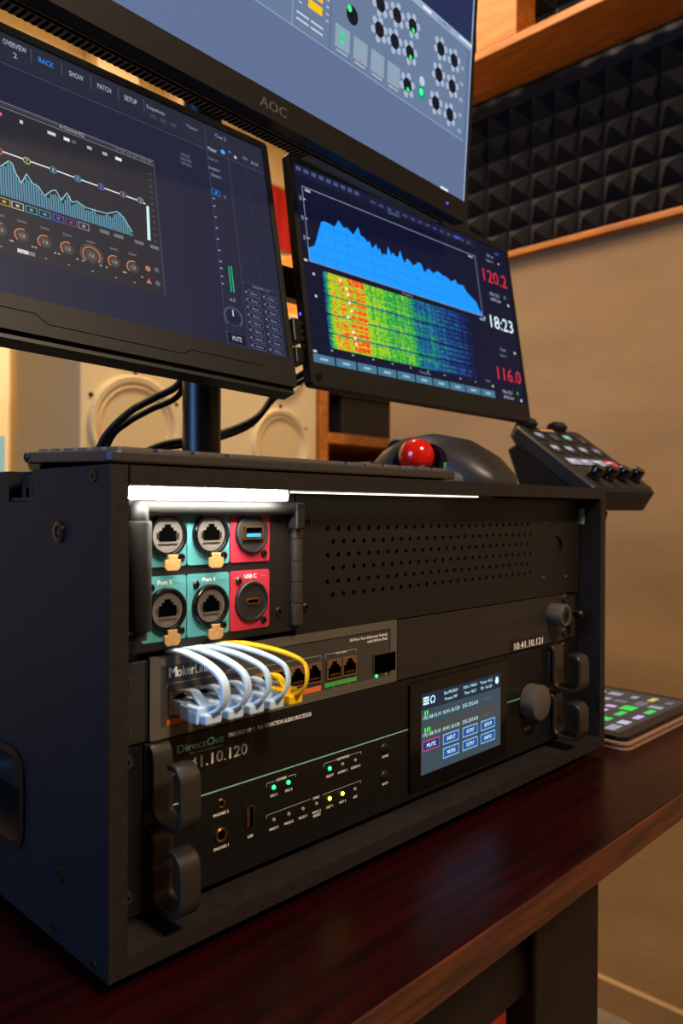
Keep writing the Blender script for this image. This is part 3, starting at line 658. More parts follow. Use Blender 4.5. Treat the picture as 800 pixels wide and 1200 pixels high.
# ================================================================== KEYBOARD
KM = Matrix.Translation((.136, .047, H)) @ Matrix.Rotation(R(1.9), 4, 'X')
kb = thing('keyboard', 'slim dark keyboard along the front of the rack case lid', 'keyboard', M=KM)
KW, KD = .273, .095
part('keyboard_base', MB().prism(rrect(-KW/2, -KD/2, KW/2, KD/2, .006, 4), 'z', .0026, .0084), 'keyboard_body', kb, bevel=.0012, local=True)
part('rear_foot', MB().prism([(KD/2-.004, -.0012), (KD/2-.016, -.0018), (KD/2-.019, .0026), (KD/2-.001, .0026)], 'x', -KW/2+.003, KW/2-.003), 'black_plastic', kb, local=True, bevel=.0006)
part('front_foot', MB().box(-KW/2+.012, -KD/2+.004, .0018, KW/2-.012, -KD/2+.012, .0026), 'rubber', kb, local=True)
ps = MB(); ps.lathe((-KW/2, KD/2-.0075, .0056), (-1, 0, 0), [(.0024, -.001), (.0024, .0005), (.0019, .0009), (.0016, .0004)], 16); part('power_switch', ps, 'black_plastic', kb, local=True)
kmesh = {}
rows = [[1.0]*15, [1.0]*13+[2.0], [1.5]+[1.0]*12+[1.5], [1.75]+[1.0]*11+[2.25], [2.25]+[1.0]*10+[1.75, 1.0], [1.25]*3+[5.25]+[1.0]*6]
un = (KW-.012)/15
for rI, row in enumerate(rows):
    x = -KW/2+.006; y = KD/2-.011-rI*.0146
    for wk in row:
        if wk not in kmesh:
            hw = wk*un/2-.0010; m = MB(); m.loft([[(a, b, .0084) for a, b in rrect(-hw, -.0063, hw, .0063, .0016, 2)], [(a, b, .0102) for a, b in rrect(-hw+.0003, -.006, hw-.0003, .006, .0016, 2)]]); kmesh[wk] = m.mesh('key', 'key_grey')
        inst('key', kmesh[wk], kb, (x+wk*un/2, y, 0), local=True); x += wk*un

# ================================================================== TRACKBALL MOUSE
mo = thing('trackball_mouse', 'dark grey thumb trackball mouse with a glossy red ball', 'mouse', M=Matrix.Translation((.392, .10, H)))
# local: x right, y back (front of the mouse), z up
st_ = [(-.066, -.012, .016, .004), (-.060, -.022, .028, .014), (-.045, -.032, .036, .0285), (-.022, -.042, .038, .0420), (.0, -.050, .037, .0470), (.022, -.052, .035, .0450), (.042, -.048, .032, .0370), (.058, -.040, .029, .027), (.066, -.032, .024, .018)]
rings = []
for y, xl, xr, h in st_:
    ring = []
    for k in range(25):
        a = math.pi*k/24; c_, s_ = math.cos(a), math.sin(a)
        xx = (xr+xl)/2+(xr-xl)/2*math.copysign(abs(c_)**.75, c_); zz = h*abs(s_)**.62
        ring.append((xx, y, .0012+zz))
    rings.append(ring)
m = MB(); m.loft(rings); mb_ = part('shell', m, 'mouse_grey', mo, smooth=60, local=True)
# cavity for the ball on the thumb side, cut from the shell
BC = (-.0440, -.003, .0262)
cut = MB(); cut.lathe((-.053, -.010, .0235), (0, 0, 1), [(.021*math.sin(R(a)), -.0205*math.cos(R(a))) for a in range(0, 181, 12)], 28, 1.15, 1.38)
def bool_local(o, cb):
    me = cb.mesh('cut', 'void_black'); c = bpy.data.objects.new('cut', me); COL.objects.link(c); c.matrix_world = ROOT[root_of(o).name]
    md = o.modifiers.new('cut', 'BOOLEAN'); md.object = c; md.operation = 'DIFFERENCE'; md.solver = 'EXACT'; bpy.context.view_layer.update()
    ne = bpy.data.meshes.new_from_object(o.evaluated_get(bpy.context.evaluated_depsgraph_get())); o.modifiers.remove(md); o.data = ne; bpy.data.objects.remove(c)
bool_local(mb_, cut)
# thumb ledge below the ball
ledge = [(-.030, -.046), (-.046, -.036), (-.060, -.016), (-.064, .008), (-.060, .034), (-.050, .052), (-.034, .060), (-.018, .04), (-.018, -.04)]
m = MB(); m.loft([[(a, b, .0012) for a, b in ledge], [(a*.99, b*.98, .0085) for a, b in ledge], [(a*.93, b*.92, .0125) for a, b in ledge]]); part('thumb_ledge', m, 'soft_black', mo, local=True, smooth=40)
m = MB(); m.lathe((BC[0], BC[1], .0110), (0, 0, 1), [(.0150, 0), (.0168, .003), (.0160, .0065), (.0145, .0055), (.0130, 0)], 28); part('ball_socket', m, 'black_plastic', mo, local=True, smooth=40)
m = MB(); m.lathe(BC, (0, 0, 1), [(.0158*math.sin(R(a)), -.0158*math.cos(R(a))) for a in range(0, 181, 9)], 36); part('ball', m, 'ball_red', mo, local=True, smooth=80, label='glossy red trackball')
m = MB(); m.loft([[(-.054+.012*a, .046+.014*b, z_) for a, b in ((-1, -1), (1, -1), (1, 1), (-1, 1))] for z_ in (.008, .022)]); part('left_button', m, 'soft_black', mo, local=True, bevel=.004)
m = MB(); m.lathe((-.004, .052, .036), (1, 0, 0), [(.010, -.004), (.011, -.003), (.011, .003), (.010, .004)], 24); part('scroll_wheel', m, 'rubber', mo, local=True)
part('status_mark', MB().box(-.0400, -.0300, .0125, -.0345, -.0292, .0200), 'green_print', mo, local=True, label='small green mark beside the ball')

# ================================================================== CONTROL PAD with keys and dials
pf, w2, uu = pose(None, -5.5, 53.9, 0)
o_br = Vector((.7891, .0648, .2457)); PW, PH = .14, .138
c_pad = o_br-w2*(PW/2)+uu*(PH/2)
CP = pf(c_pad)
cp = thing('control_pad', 'black control pad with eight display keys, touch strip and four dials', 'control pad', M=CP)
m = MB(); outl = rrect(-PW/2, -PH/2, PW/2, PH/2, .008, 5); outs = rrect(-PW/2+.002, -PH/2+.002, PW/2-.002, PH/2-.002, .007, 5); outb = rrect(-PW/2+.010, -PH/2+.012, PW/2-.010, PH/2-.012, .006, 5)
m.loft([[(a, 0, b) for a, b in outs], [(a, .002, b) for a, b in outl], [(a, .016, b) for a, b in outl], [(a, .026, b) for a, b in outb]])
part('body', m, 'soft_black', cp, local=True, smooth=35)
# wedge stand under the body: side profile in local (y, z)
m = MB(); m.prism([(.020, -PH/2+.010), (.020, PH/2-.012), (.034, PH/2-.004), (.070, PH/2-.060), (.052, -PH/2+.030)], 'x', -PW/2+.006, PW/2-.006); part('stand', m, 'black_plastic', cp, local=True, bevel=.003)
part('front_lip', MB().prism([(.002, -PH/2+.004), (.002, -PH/2-.002), (.030, -PH/2-.003), (.040, -PH/2+.012), (.022, -PH/2+.014)], 'x', -PW/2+.001, PW/2-.001), 'soft_black', cp, local=True, bevel=.002)
kme = MB(); kme.prism(rrect(-.0112, -.0112, .0112, .0112, .0025, 3), 'y', -.0010, .0008); kme = kme.mesh('display_key', 'black_plastic')
kc = [(150, 160, 175), (70, 75, 82), (150, 200, 195), (70, 60, 58), (170, 175, 185), (170, 175, 185), (175, 175, 180), (140, 130, 128)]
for r_ in range(2):
    for c_ in range(4):
        x, z = -.0465+c_*.031, .0450-r_*.0290
        k = inst('display_key', kme, cp, (x, 0, z), local=True)
        u_ = UI(.018, .018, x-.009, z-.009, -.0011); u_.rect(0, 0, 1, 1, (28, 28, 30), 0); u_.rect(.12, .35, .88, .8, kc[r_*4+c_], 1); u_.rect(.3, .15, .7, .26, (120, 120, 120), 1)
        part('key_image', u_, 'screen_small', k, local=True).location = (-x, 0, -z)
u_ = UI(.112, .015, -.056, -.0205, -.0006); u_.rect(0, 0, 1, 1, (40, 38, 40), 0)
for k, c_ in enumerate(((165, 165, 172), (150, 150, 158), (165, 165, 172), (215, 60, 80))): u_.rect(k*.25+.01, .06, k*.25+.24, .94, c_, 1); u_.rect(k*.25+.05, .55, k*.25+.16, .72, (235, 235, 240), 2)
part('touch_strip', u_, 'screen_small', cp, local=True)
dmesh = MB(); dmesh.lathe((0, 0, 0), (0, -1, 0), [(.0095, 0), (.0095, .003), (.0080, .004), (.0080, .0150), (.0072, .0160), (0, .0160)], 24); dmesh = dmesh.mesh('dial', 'gloss_black', smooth=40)
for c_ in range(4): inst('dial', dmesh, cp, (-.0465+c_*.031, 0, -.0470), local=True)
for x in (-.044, .022): part('clamp_pad', MB().prism([(-.008, PH/2-.006), (-.010, PH/2+.004), (-.002, PH/2+.010), (.022, PH/2+.008), (.022, PH/2+.001), (0, PH/2+.001), (0, PH/2-.006)], 'x', x-.012, x+.012), 'rubber', cp, local=True, bevel=.002)
part('note_strip', MB().box(-.026, -.0004, PH/2-.010, .004, 0, PH/2-.005), 'tan_tab', cp, local=True)
part('rubber_foot', MB().prism([(.040, -PH/2+.008), (.052, -PH/2+.004), (.056, -PH/2+.018), (.044, -PH/2+.022)], 'x', -.022, .010), 'rubber', cp, local=True)
br = thing('pad_bracket', 'flat black bracket from the side of the rack case under the control pad', 'bracket', (W, .16, .2))
part('bracket_plate', MB().box(W, .135, .165, W+.003, .195, .238), 'dark_steel', br)
part('bracket_arm', MB().box(W+.003, .140, .2130, .700, .192, .2190), 'dark_steel', br)
part('bracket_rest', MB().box(.655, .130, .2190, .700, .192, .2350), 'dark_steel', br)

# ================================================================== MONITORS
def monitor(name, label, br_, yaw_, tilt_, roll_, w_, h_, bz, thick, cat='monitor'):
    pf, w2, uu = pose(None, yaw_, tilt_, roll_); c = Vector(br_)-w2*(w_/2)+uu*(h_/2)
    return thing(name, label, cat, M=pf(c))
def bezel(w_, h_, l, r_, t_, b_, y0, y1, rad=.004):
    m = MB(); o_ = rrect(-w_/2-l, -h_/2-b_, w_/2+r_, h_/2+t_, rad, 4); i_ = rrect(-w_/2, -h_/2, w_/2, h_/2, .0006, 4)
    m.loft([[(a, y1, b) for a, b in o_], [(a, y0+.0008, b) for a, b in o_], [(a*.999, y0, b*.999) for a, b in o_], [(a, y0, b) for a, b in i_], [(a, y0+.0016, b) for a, b in i_]], caps=False)
    m.add([(a, y1, b) for a, b in o_], [list(range(len(o_)))]); return m

# ---- left monitor : mixer software with an equaliser
LW, LH = .364, .205
ml = monitor('monitor', 'dark portable monitor showing an equaliser curve and audio mixer tabs', (.2545, .161, .3461), -3.31, 14.86, -2.98, LW, LH, None, None)
part('bezel', bezel(LW, LH, .006, .0058, .0070, .0255, -.0016, .012), 'monitor_plastic', ml, local=True)
part('rear_housing', MB().loft([[(a, .012, b) for a, b in rrect(-.17, -.10, .17, .095, .01)], [(a, .030, b) for a, b in rrect(-.12, -.07, .12, .07, .01)]]), 'monitor_dark', ml, local=True)
part('chin_underside', MB().box(-LW/2-.004, .002, -LH/2-.0300, LW/2+.004, .016, -LH/2-.0255), 'monitor_dark', ml, local=True)
gz = -LH/2
gm = MB()
gp = [(-.18, -.0105), (-.03, -.0105), (-.022, -.0165), (.080, -.0165), (.086, -.0120), (.155, -.0120)]
for a, b in zip(gp[:-1], gp[1:]):
    d = Vector((b[0]-a[0], 0, b[1]-a[1])).normalized(); n_ = Vector((-d.z, 0, d.x))*.0003
    A, B = Vector((a[0], -.0017, gz+a[1])), Vector((b[0], -.0017, gz+b[1])); gm.add([A-n_, B-n_, B+n_, A+n_], [(0, 1, 2, 3)])
part('chin_groove', gm, 'void_black', ml, local=True)
ui = UI(LW, LH, y=-.0002); BG = (36, 38, 58)
ui.rect(0, 0, 1, 1, BG, 0); ui.rect(0, .885, 1, 1, (40, 42, 58), 1); ui.rect(0, .872, 1, .875, (74, 76, 96), 2)
for u, s_, c_ in ((.19, 'MIXER', 0), (.255, 'CONSOLE', 0), (.335, 'OVERVIEW', 0), (.404, 'OVERVIEW', 0), (.465, 'RACK', 1), (.527, 'SHOW', 0), (.588, 'PATCH', 0), (.648, 'SETUP', 0)):
    ui.text(s_, u, .953+(.012 if s_ == 'OVERVIEW' else 0), .022, (50, 140, 230) if c_ else (165, 170, 185), 3, 1.2, width=.045 if len(s_) > 5 else .030)
    if s_ == 'OVERVIEW': ui.text('2' if u > .4 else '1', u, .925, .022, (165, 170, 185), 3)
    ui.rect(u+.031, .925, u+.0322, .985, (90, 92, 108), 2)
ui.text('Snapshots', .708, .958, .016, (170, 175, 190), 3, width=.045); ui.text('Master', .80, .95, .015, (130, 135, 160), 3, width=.03); ui.text('Cue 2', .878, .965, .016, (150, 160, 220), 3, width=.03)
for u in (.70, .725, .75): ui.rect(u-.008, .912, u+.008, .932, (60, 62, 80), 2)
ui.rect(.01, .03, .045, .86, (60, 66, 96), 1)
for k in range(14): ui.rect(.013, .045+k*.058, .042, .09+k*.058, (120, 146, 196), 2)  # bright list cells added out of view to light the case side blue
# plugin window
ui.rect(.05, .140, .690, .715, (44, 42, 50), 1); ui.rect(.05, .700, .690, .715, (62, 62, 74), 2); ui.rect(.05, .712, .690, .715, (120, 122, 130), 3); ui.rect(.05, .690, .690, .694, (110, 112, 120), 3)
ui.text('A-Channel EQ', .51, .706, .014, (175, 175, 180), 4, width=.05); ui.text('IN   OUT   A-B   COPY   PASTE   BYP', .645, .703, .013, (130, 132, 140), 4, width=.08)
for u, wd, c_ in ((.41, .006, (205, 205, 210)), (.468, .016, (205, 205, 210)), (.498, .012, (225, 230, 232)), (.513, .010, (90, 92, 98)), (.545, .010, (170, 172, 178)), (.578, .010, (170, 172, 178)), (.608, .014, (225, 230, 232)), (.372, .004, (230, 90, 190))): ui.rect(u-wd/2, .655, u+wd/2, .668, c_, 4)
for k in range(14): ui.rect(.07+k*.0425, .36, .0706+k*.0425, .64, (54, 54, 64), 2)
ui.line([(.06, .52), (.165, .52), (.369, .518), (.417, .517), (.467, .517), (.516, .515), (.564, .514), (.612, .513), (.651, .512), (.662, .508)], .0026, (215, 215, 220), 4, 1.2)
for u, c_ in ((.12, (190, 90, 90)), (.22, (190, 120, 90)), (.32, (190, 150, 90)), (.366, (190, 110, 90)), (.417, (170, 180, 90)), (.467, (60, 140, 170)), (.516, (50, 150, 200)), (.564, (90, 100, 220)), (.612, (140, 80, 130)), (.651, (130, 140, 150))):
    ui.disc(u, .515, .0075, c_, 5); ui.disc(u, .515, .0055, (44, 42, 50), 6); ui.text(str(int((u-.02)*20) % 9), u, .515, .013, (190, 195, 200), 7)
top = [(.09, .38), (.14, .42), (.19, .44), (.24, .47), (.29, .46), (.33, .47), (.367, .450), (.383, .484), (.389, .48), (.395, .446), (.405, .414), (.415, .457), (.426, .428), (.437, .423), (.447, .394), (.461, .423), (.470, .432), (.480, .399), (.492, .436), (.501, .405), (.511, .415), (.528, .402), (.546, .403), (.573, .406), (.596, .428), (.610, .412), (.620, .38), (.627, .362)]
def interp(u, P):
    for (a, b), (c, d) in zip(P[:-1], P[1:]):
        if a <= u <= c: return b+(d-b)*(u-a)/(c-a)
    return P[-1][1]
u = .095
while u < .625:
    v = interp(u, top)+random.uniform(-.012, .012); ui.rect(u, .352, u+.0030, max(v, .36), (92, 150, 175), 3, .9); u += .0046
ui.line([(a, b+.006) for a, b in top], .0018, (150, 205, 215), 5)
ui.poly([(.660, .357), (.667, .357), (.670, .502), (.664, .502)], (190, 225, 225), 4, 1.2)
for k in range(12): ui.rect(.676, .36+k*.026, .682, .363+k*.026, (100, 102, 112), 3)
for k, (u, c_) in enumerate(((.30, (150, 90, 90)), (.335, (160, 110, 80)), (.372, (190, 170, 60)), (.396, (190, 195, 170)), (.421, (60, 170, 180)), (.446, (60, 150, 190)), (.472, (90, 90, 200)), (.497, (130, 70, 120)), (.522, (150, 155, 160)))):
    ui.frame(u-.011, .316, u+.011, .343, .0014, c_, 4); ui.rect(u-.003, .325, u+.003, .334, c_, 4)
for u in (.565, .595, .64, .675): ui.rect(u-.010, .326, u+.010, .340, (120, 122, 128), 3, .8)
for u, r_ in ((.10, .013), (.18, .013), (.26, .013), (.31, .013), (.363, .013), (.402, .013), (.444, .013), (.487, .013), (.534, .017), (.582, .013), (.622, .013)):
    ui.disc(u, .223, r_, (66, 60, 60), 4); ui.disc(u, .223, r_*.66, (84, 76, 74), 5); ui.arc(u, .223, r_*1.05, .0022, 70 if r_ < .015 else -40, 230, (205, 120, 75), 6, 1.1); ui.text('1.2', u, .223, .010, (200, 195, 190), 6)
    if r_ > .015: ui.arc(u, .223, .0225, .0015, -50, 230, (100, 98, 105), 6)
    ui.text('GAIN', u, .275, .009, (140, 138, 140), 6); ui.rect(u-.002, .160, u+.002, .164, (150, 148, 150), 6)
    for s_ in (-1, 1): ui.rect(u+s_*.018-.002, .190, u+s_*.018+.002, .196, (160, 158, 160), 6)
ui.rect(.392, .158, .412, .172, (205, 210, 215), 5); ui.rect(.413, .158, .424, .172, (120, 125, 130), 5); ui.disc(.655, .235, .006, (190, 120, 80), 5); ui.disc(.675, .24, .006, (90, 95, 105), 5); ui.poly([(.649, .175), (.661, .175), (.655, .195)], (200, 120, 80), 5); ui.disc(.675, .185, .006, (90, 95, 105), 5)
ui.rect(.690, .140, .6915, .715, (70, 86, 110), 3)
# channel column
ui.rect(.755, 0, .835, .872, (34, 36, 58), 1); ui.rect(.834, 0, .8355, .985, (62, 66, 100), 2); ui.rect(.892, 0, .8935, .90, (62, 66, 100), 2)
ui.text('POST', .775, .80, .012, (120, 124, 150), 3); ui.text('FADER', .775, .78, .012, (120, 124, 150), 3); ui.text('SENDS', .775, .76, .012, (120, 124, 150), 3)
ui.text('Master', .850, .885, .016, (190, 200, 225), 3, width=.024); ui.text('INPUT', .850, .835, .012, (120, 124, 160), 3); ui.text('INSERT', .850, .79, .012, (150, 154, 180), 3); ui.text('SENDS', .853, .76, .012, (150, 154, 180), 3)
ui.disc(.880, .895, .006, (60, 150, 230), 4, 1.3); ui.disc(.9, .91, .004, (60, 90, 210), 4); ui.disc(.915, .895, .004, (190, 190, 215), 4); ui.text('FX', .945, .91, .014, (150, 155, 190), 3); ui.text('AUX', .972, .905, .014, (150, 155, 190), 3)
ui.rect(.836, .665, .860, .695, (40, 100, 170), 3); ui.rect(.838, .669, .858, .691, (24, 40, 90), 4); ui.text('A', .848, .68, .016, (90, 170, 240), 5); ui.text('B', .871, .675, .014, (120, 124, 150), 5)
for k, v in enumerate((.645, .61, .56, .51, .46, .41, .36, .33, .295, .262)): ui.rect(.836, v, .842, v+.005, (150, 155, 185), 3)
ui.rect(.861, .25, .8615, .62, (48, 52, 84), 2); ui.rect(.8585, .24, .8618, .352, (30, 165, 110), 3, 1.1); ui.rect(.8655, .24, .8688, .356, (30, 165, 110), 3, 1.1)
ui.text('-6.5', .860, .205, .014, (170, 175, 195), 3); ui.disc(.8575, .128, .0215, (58, 62, 96), 3); ui.disc(.8575, .128, .0195, (28, 30, 50), 4); ui.arc(.8575, .128, .024, .0016, -50, 230, (100, 106, 140), 4); ui.rect(.8565, .132, .8590, .160, (220, 225, 235), 5)
ui.frame(.836, .012, .886, .060, .001, (60, 64, 96), 3); ui.rect(.837, .014, .885, .058, (18, 19, 36), 2); ui.text('MUTE', .861, .036, .020, (200, 204, 220), 4, width=.024)
for r_ in range(6):
    for c_ in range(2): ui.frame(.897+c_*.050, .315+r_*.093, .943+c_*.050, .402+r_*.093, .0008, (50, 52, 88), 3); ui.rect(.905+c_*.05, .35+r_*.093, .935+c_*.05, .352+r_*.093, (44, 46, 80), 3)
ui.text('GROUPS 1-16', .945, .292, .010, (130, 135, 165), 3); ui.rect(.894, .300, 1, .302, (70, 74, 110), 3)
for r_ in range(8):
    for c_ in range(2):
        u0, v0 = .905+c_*.050, .012+r_*.0335; ui.rect(u0, v0, u0+.034, v0+.025, (96, 104, 145), 3); ui.rect(u0+.001, v0+.002, u0+.033, v0+.023, (16, 18, 38), 4); ui.text('Name', u0+.017, v0+.0125, .010, (150, 158, 190), 5); ui.rect(u0-.006, v0+.009, u0-.003, v0+.016, (150, 158, 190), 5)
ui.rect(0, 0, 1, .003, (120, 140, 190), 3)
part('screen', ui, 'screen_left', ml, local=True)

# ---- right monitor : spectrum analyser
RW, RH = .344, .194
mr = monitor('monitor', 'slim portable monitor showing a blue spectrum and colourful spectrogram', (.6413, .1622, .3467), -2.1, 9.71, -.79, RW, RH, None, None)
part('bezel', bezel(RW, RH, .0052, .0042, .0078, .0215, -.0014, .008), 'monitor_plastic', mr, local=True)
part('rear_housing', MB().loft([[(a, .008, b) for a, b in rrect(-.172, -.112, .172, .100, .006)], [(a, .0135, b) for a, b in rrect(-.165, -.105, .165, .09, .008)]]), 'monitor_dark', mr, local=True)
part('bezel_button', MB().lathe((-RW/2+.004, -.0014, -RH/2-.0130), (0, -1, 0), [(.0042, 0), (.0040, .0004), (.0030, .0002)], 20), 'gloss_black', mr, local=True)
for k, z in enumerate((-.062, -.069, -.076, -.083)): part('side_button', MB().box(-RW/2-.0062, .003, z, -RW/2-.0052, .006, z+.003), 'chrome', mr, local=True)
part('power_light', MB().box(-RW/2-.0058, .003, -.052, -RW/2-.0052, .005, -.050), 'led_blue', mr, local=True)
part('side_clamp', MB().box(-RW/2-.0150, .004, -.0780, -RW/2-.0054, .016, -.0560).box(-RW/2-.0150, .004, -.098, -RW/2-.0054, .016, -.083), 'black_plastic', mr, local=True, bevel=.001)
part('side_clamp', MB().box(RW/2+.0044, .002, -.106, RW/2+.0090, .014, -.090).box(RW/2+.0044, .002, -.080, RW/2+.0075, .014, -.070), 'black_plastic', mr, local=True, bevel=.001)
ui = UI(RW, RH, y=-.0002); NB = (14, 18, 44)
ui.rect(0, 0, 1, 1, NB, 0); ui.rect(0, .94, .82, 1, (22, 28, 56), 1); ui.rect(.818, 0, .8195, .94, (36, 42, 78), 1)
for k in range(9): ui.rect(.01+k*.028, .965, .028+k*.028, .985, (74, 86, 124), 2)
for k in range(14): ui.rect(.30+k*.036, .955, .32+k*.036, .97, (60, 72, 112), 2)
ui.text('Spectrum', .40, .945, .018, (110, 124, 165), 3, width=.05); ui.rect(.70, .958, .73, .972, (70, 90, 220), 3); ui.rect(.93, .958, .955, .97, (60, 80, 160), 3)
# plot frame and spectrum
ui.frame(.025, .505, .806, .890, .0022, (140, 150, 175), 4); ui.rect(.035, .868, .055, .880, (170, 178, 196), 5); ui.rect(.765, .868, .790, .878, (170, 178, 196), 5)
sp = [(.027, .575), (.050, .595), (.062, .64), (.077, .705), (.085, .735), (.098, .745), (.117, .742), (.134, .734), (.145, .755), (.153, .780), (.163, .765), (.171, .748), (.185, .757), (.198, .742), (.210, .730), (.222, .760), (.233, .785), (.240, .742), (.255, .735), (.266, .720), (.275, .728), (.285, .694), (.302, .728), (.309, .69), (.316, .71), (.325, .672), (.334, .69), (.345, .68), (.355, .737), (.366, .70), (.375, .715), (.389, .690), (.400, .71), (.411, .738), (.419, .69), (.426, .677), (.44, .70), (.466, .68), (.48, .70), (.501, .708), (.512, .68), (.522, .66), (.54, .685), (.564, .665), (.58, .70), (.602, .690), (.62, .695), (.651, .668), (.675, .672), (.695, .652), (.715, .655), (.738, .628), (.755, .615), (.771, .590), (.782, .565), (.793, .535), (.804, .512)]
fine = []
for (a, b), (c, d) in zip(sp[:-1], sp[1:]):
    for k in range(2):
        t_ = k/2; j = 0 if a < .2 else random.uniform(-.012, .012)*min(1, (a-.2)*3); fine.append((a+(c-a)*t_, b+(d-b)*t_+j))
fine.append(sp[-1])
for (a, b), (c, d) in zip(fine[:-1], fine[1:]): ui.poly([(a, .510), (c, .510), (c, max(d, .511)), (a, max(b, .511))], (22, 140, 245), 2, 1.25)
for k in range(14): ui.rect(.08+k*.05, .51, .0806+k*.05, .885, (20, 70, 140) if k % 2 else (30, 60, 120), 3, .5)
for k in range(6): ui.rect(.028, .55+k*.055, .80, .5512+k*.055, (20, 60, 130), 3, .4)
for v in (.62, .72, .82): ui.rect(.026, v, .034, v+.006, (180, 190, 205), 5); ui.rect(.012, v-.01, .020, v+.012, (110, 120, 150), 5)
ui.text('Frequency', .42, .493, .014, (150, 160, 185), 3, width=.045); ui.rect(.785, .480, .812, .492, (150, 160, 185), 3); ui.disc(.815, .50, .004, (210, 220, 230), 4)
# spectrogram
def heat(t_):
    stops = [(0, (12, 16, 46)), (.16, (16, 40, 110)), (.30, (18, 95, 150)), (.45, (30, 150, 70)), (.60, (120, 200, 40)), (.72, (215, 190, 40)), (.84, (230, 100, 30)), (1.0, (235, 45, 30))]
    for (a, ca), (b, cb) in zip(stops[:-1], stops[1:]):
        if t_ <= b: k = (t_-a)/(b-a); return tuple(ca[i]+(cb[i]-ca[i])*k for i in range(3))
    return stops[-1][1]
nu, nv = 96, 44; colbias = [random.uniform(-.07, .07) for _ in range(nu)]
for j in range(nv):
    rowb = random.uniform(-.05, .05)-(.22 if j in (8, 19, 30) else 0)
    act = [random.random() < .55 for _ in range(3)]
    for i in range(nu):
        x_ = i/(nu-1)
        base = .32+.5*min(1, x_/.06) if x_ < .06 else (.68 if x_ < .22 else .68-.13*(x_-.22)/.1 if x_ < .32 else .55-.05*(x_-.32)/.18 if x_ < .50 else .50-.18*(x_-.5)/.2 if x_ < .7 else .32-.24*(x_-.7)/.3)
        if .14 < x_ < .24 and act[0]: base += .18
        if .08 < x_ < .12 and act[1]: base += .10
        if .56 < x_ < .66 and act[2]: base -= .12
        if x_ > .72 and j % 3 == 0: base -= .14
        t_ = max(0, min(1, base+colbias[i]+rowb+random.uniform(-.09, .09)))
        ui.rect(.069+.662*i/nu, .092+.385*j/nv, .069+.662*(i+1)/nu, .092+.385*(j+1)/nv, heat(t_), 2, 1.1)
for u, v in ((.135, .455), (.155, .42), (.160, .39), (.163, .35), (.168, .31), (.150, .27), (.166, .20), (.170, .17), (.172, .14)): ui.disc(u, v, .0045, (245, 235, 235), 4, 1.2, 8)
ui.rect(.032, .44, .040, .452, (190, 200, 215), 4); ui.rect(.032, .33, .040, .342, (190, 200, 215), 4); ui.rect(.006, .50, .018, .512, (190, 200, 215), 4); ui.rect(.006, .052, .018, .064, (190, 200, 215), 4); ui.text('Frequency', .46, .068, .013, (130, 145, 180), 3, width=.05)
for k in range(9): ui.rect(.07+k*.08, .075, .078+k*.08, .082, (150, 165, 195), 3)
ui.text('Avg 2', .785, .104, .014, (140, 150, 180), 3); ui.disc(.81, .075, .004, (220, 225, 230), 4)
# read-outs
ui.text('SPL A', .897, .931, .018, (160, 170, 190), 3, width=.04); ui.text('Input 1', .892, .897, .016, (160, 170, 190), 3, width=.04); ui.disc(.945, .90, .004, (200, 206, 220), 4)
ui.text('120.2', .905, .790, .080, (215, 45, 62), 4, 1.1, width=.140); ui.text('18:23', .910, .494, .080, (215, 240, 245), 4, 1.3, width=.135); ui.text('116.0', .912, .168, .080, (215, 45, 62), 4, 1.1, width=.140)
for v in (.677, .058): ui.text('Max 122.1', .895, v, .020, (190, 205, 220), 3, width=.055); ui.text('dB SPL Slow', .897, v-.034, .018, (190, 205, 220), 3, width=.06); ui.disc(.955, v+.004, .006, (40, 160, 70), 4)
ui.text('Clock', .900, .327, .018, (150, 165, 190), 3, width=.035); ui.text('Input 1', .900, .29, .016, (130, 145, 170), 3, width=.04)
for v in (.635, .325, .02): ui.disc(.972, v, .005, (210, 220, 225), 4)
for k in range(10): ui.rect(.004+k*.0818, .004, .080+k*.0818, .046, (72, 118, 146), 2); ui.rect(.028+k*.0818, .019, .056+k*.0818, .031, (150, 190, 205), 3)
part('screen', ui, 'screen_right', mr, local=True)

# ---- top monitor
TW, TH = .57, .322
mt = monitor('monitor', 'large monitor mounted on top, showing a grey plugin window with rows of knobs', (.507, .160, .551), 3.1, -3.2, 0, TW, TH, None, None)
part('bezel', bezel(TW, TH, .005, .0050, .005, .0215, -.0016, .014, .002), 'monitor_plastic', mt, local=True)
part('rear_housing', MB().loft([[(a, .014, b) for a, b in rrect(-.28, -.168, .28, .15, .006)], [(a, .026, b) for a, b in rrect(-.275, -.160, .275, .14, .01)], [(a, .052, b) for a, b in rrect(-.20, -.06, .20, .10, .02)]]), 'monitor_dark', mt, local=True)
part('underside_ledge', MB().box(-.27, .0142, -.1832, .27, .0305, -.1600), 'vent_olive', mt, local=True, bevel=.001)
vg = MB()
vg.box(-.268, .0144, -.1836, .268, .0170, -.1831)
for k in range(64): vg.box(-.255+k*.0050, .0185, -.1836, -.2527+k*.0050, .0295, -.1831)
part('vent_grille', vg, 'void_black', mt, local=True, stuff=True)
tm = MB(); print_text(tm, 'AOC', 0, -TH/2-.0150, .0075, -.0020, 'CENTER', wide=1.25, bold=.0003); part('brand_lettering', tm, 'dim_print', mt, local=True)
part('power_light', MB().box(.250, -.0020, -TH/2-.0120, .2525, -.0016, -TH/2-.0105), 'led_blue', mt, local=True)
ui = UI(TW, TH, y=-.0002)
ui.rect(0, 0, 1, 1, (96, 114, 150), 0); ui.rect(.18, .19, .985, .492, (104, 124, 154), 1); ui.rect(.18, .19, .985, .1925, (150, 168, 196), 2); ui.rect(.18, .492, 1, .515, (150, 172, 200), 2); ui.rect(.18, .515, 1, 1, (34, 46, 84), 1); ui.rect(.997, 0, 1, 1, (170, 190, 220), 2)
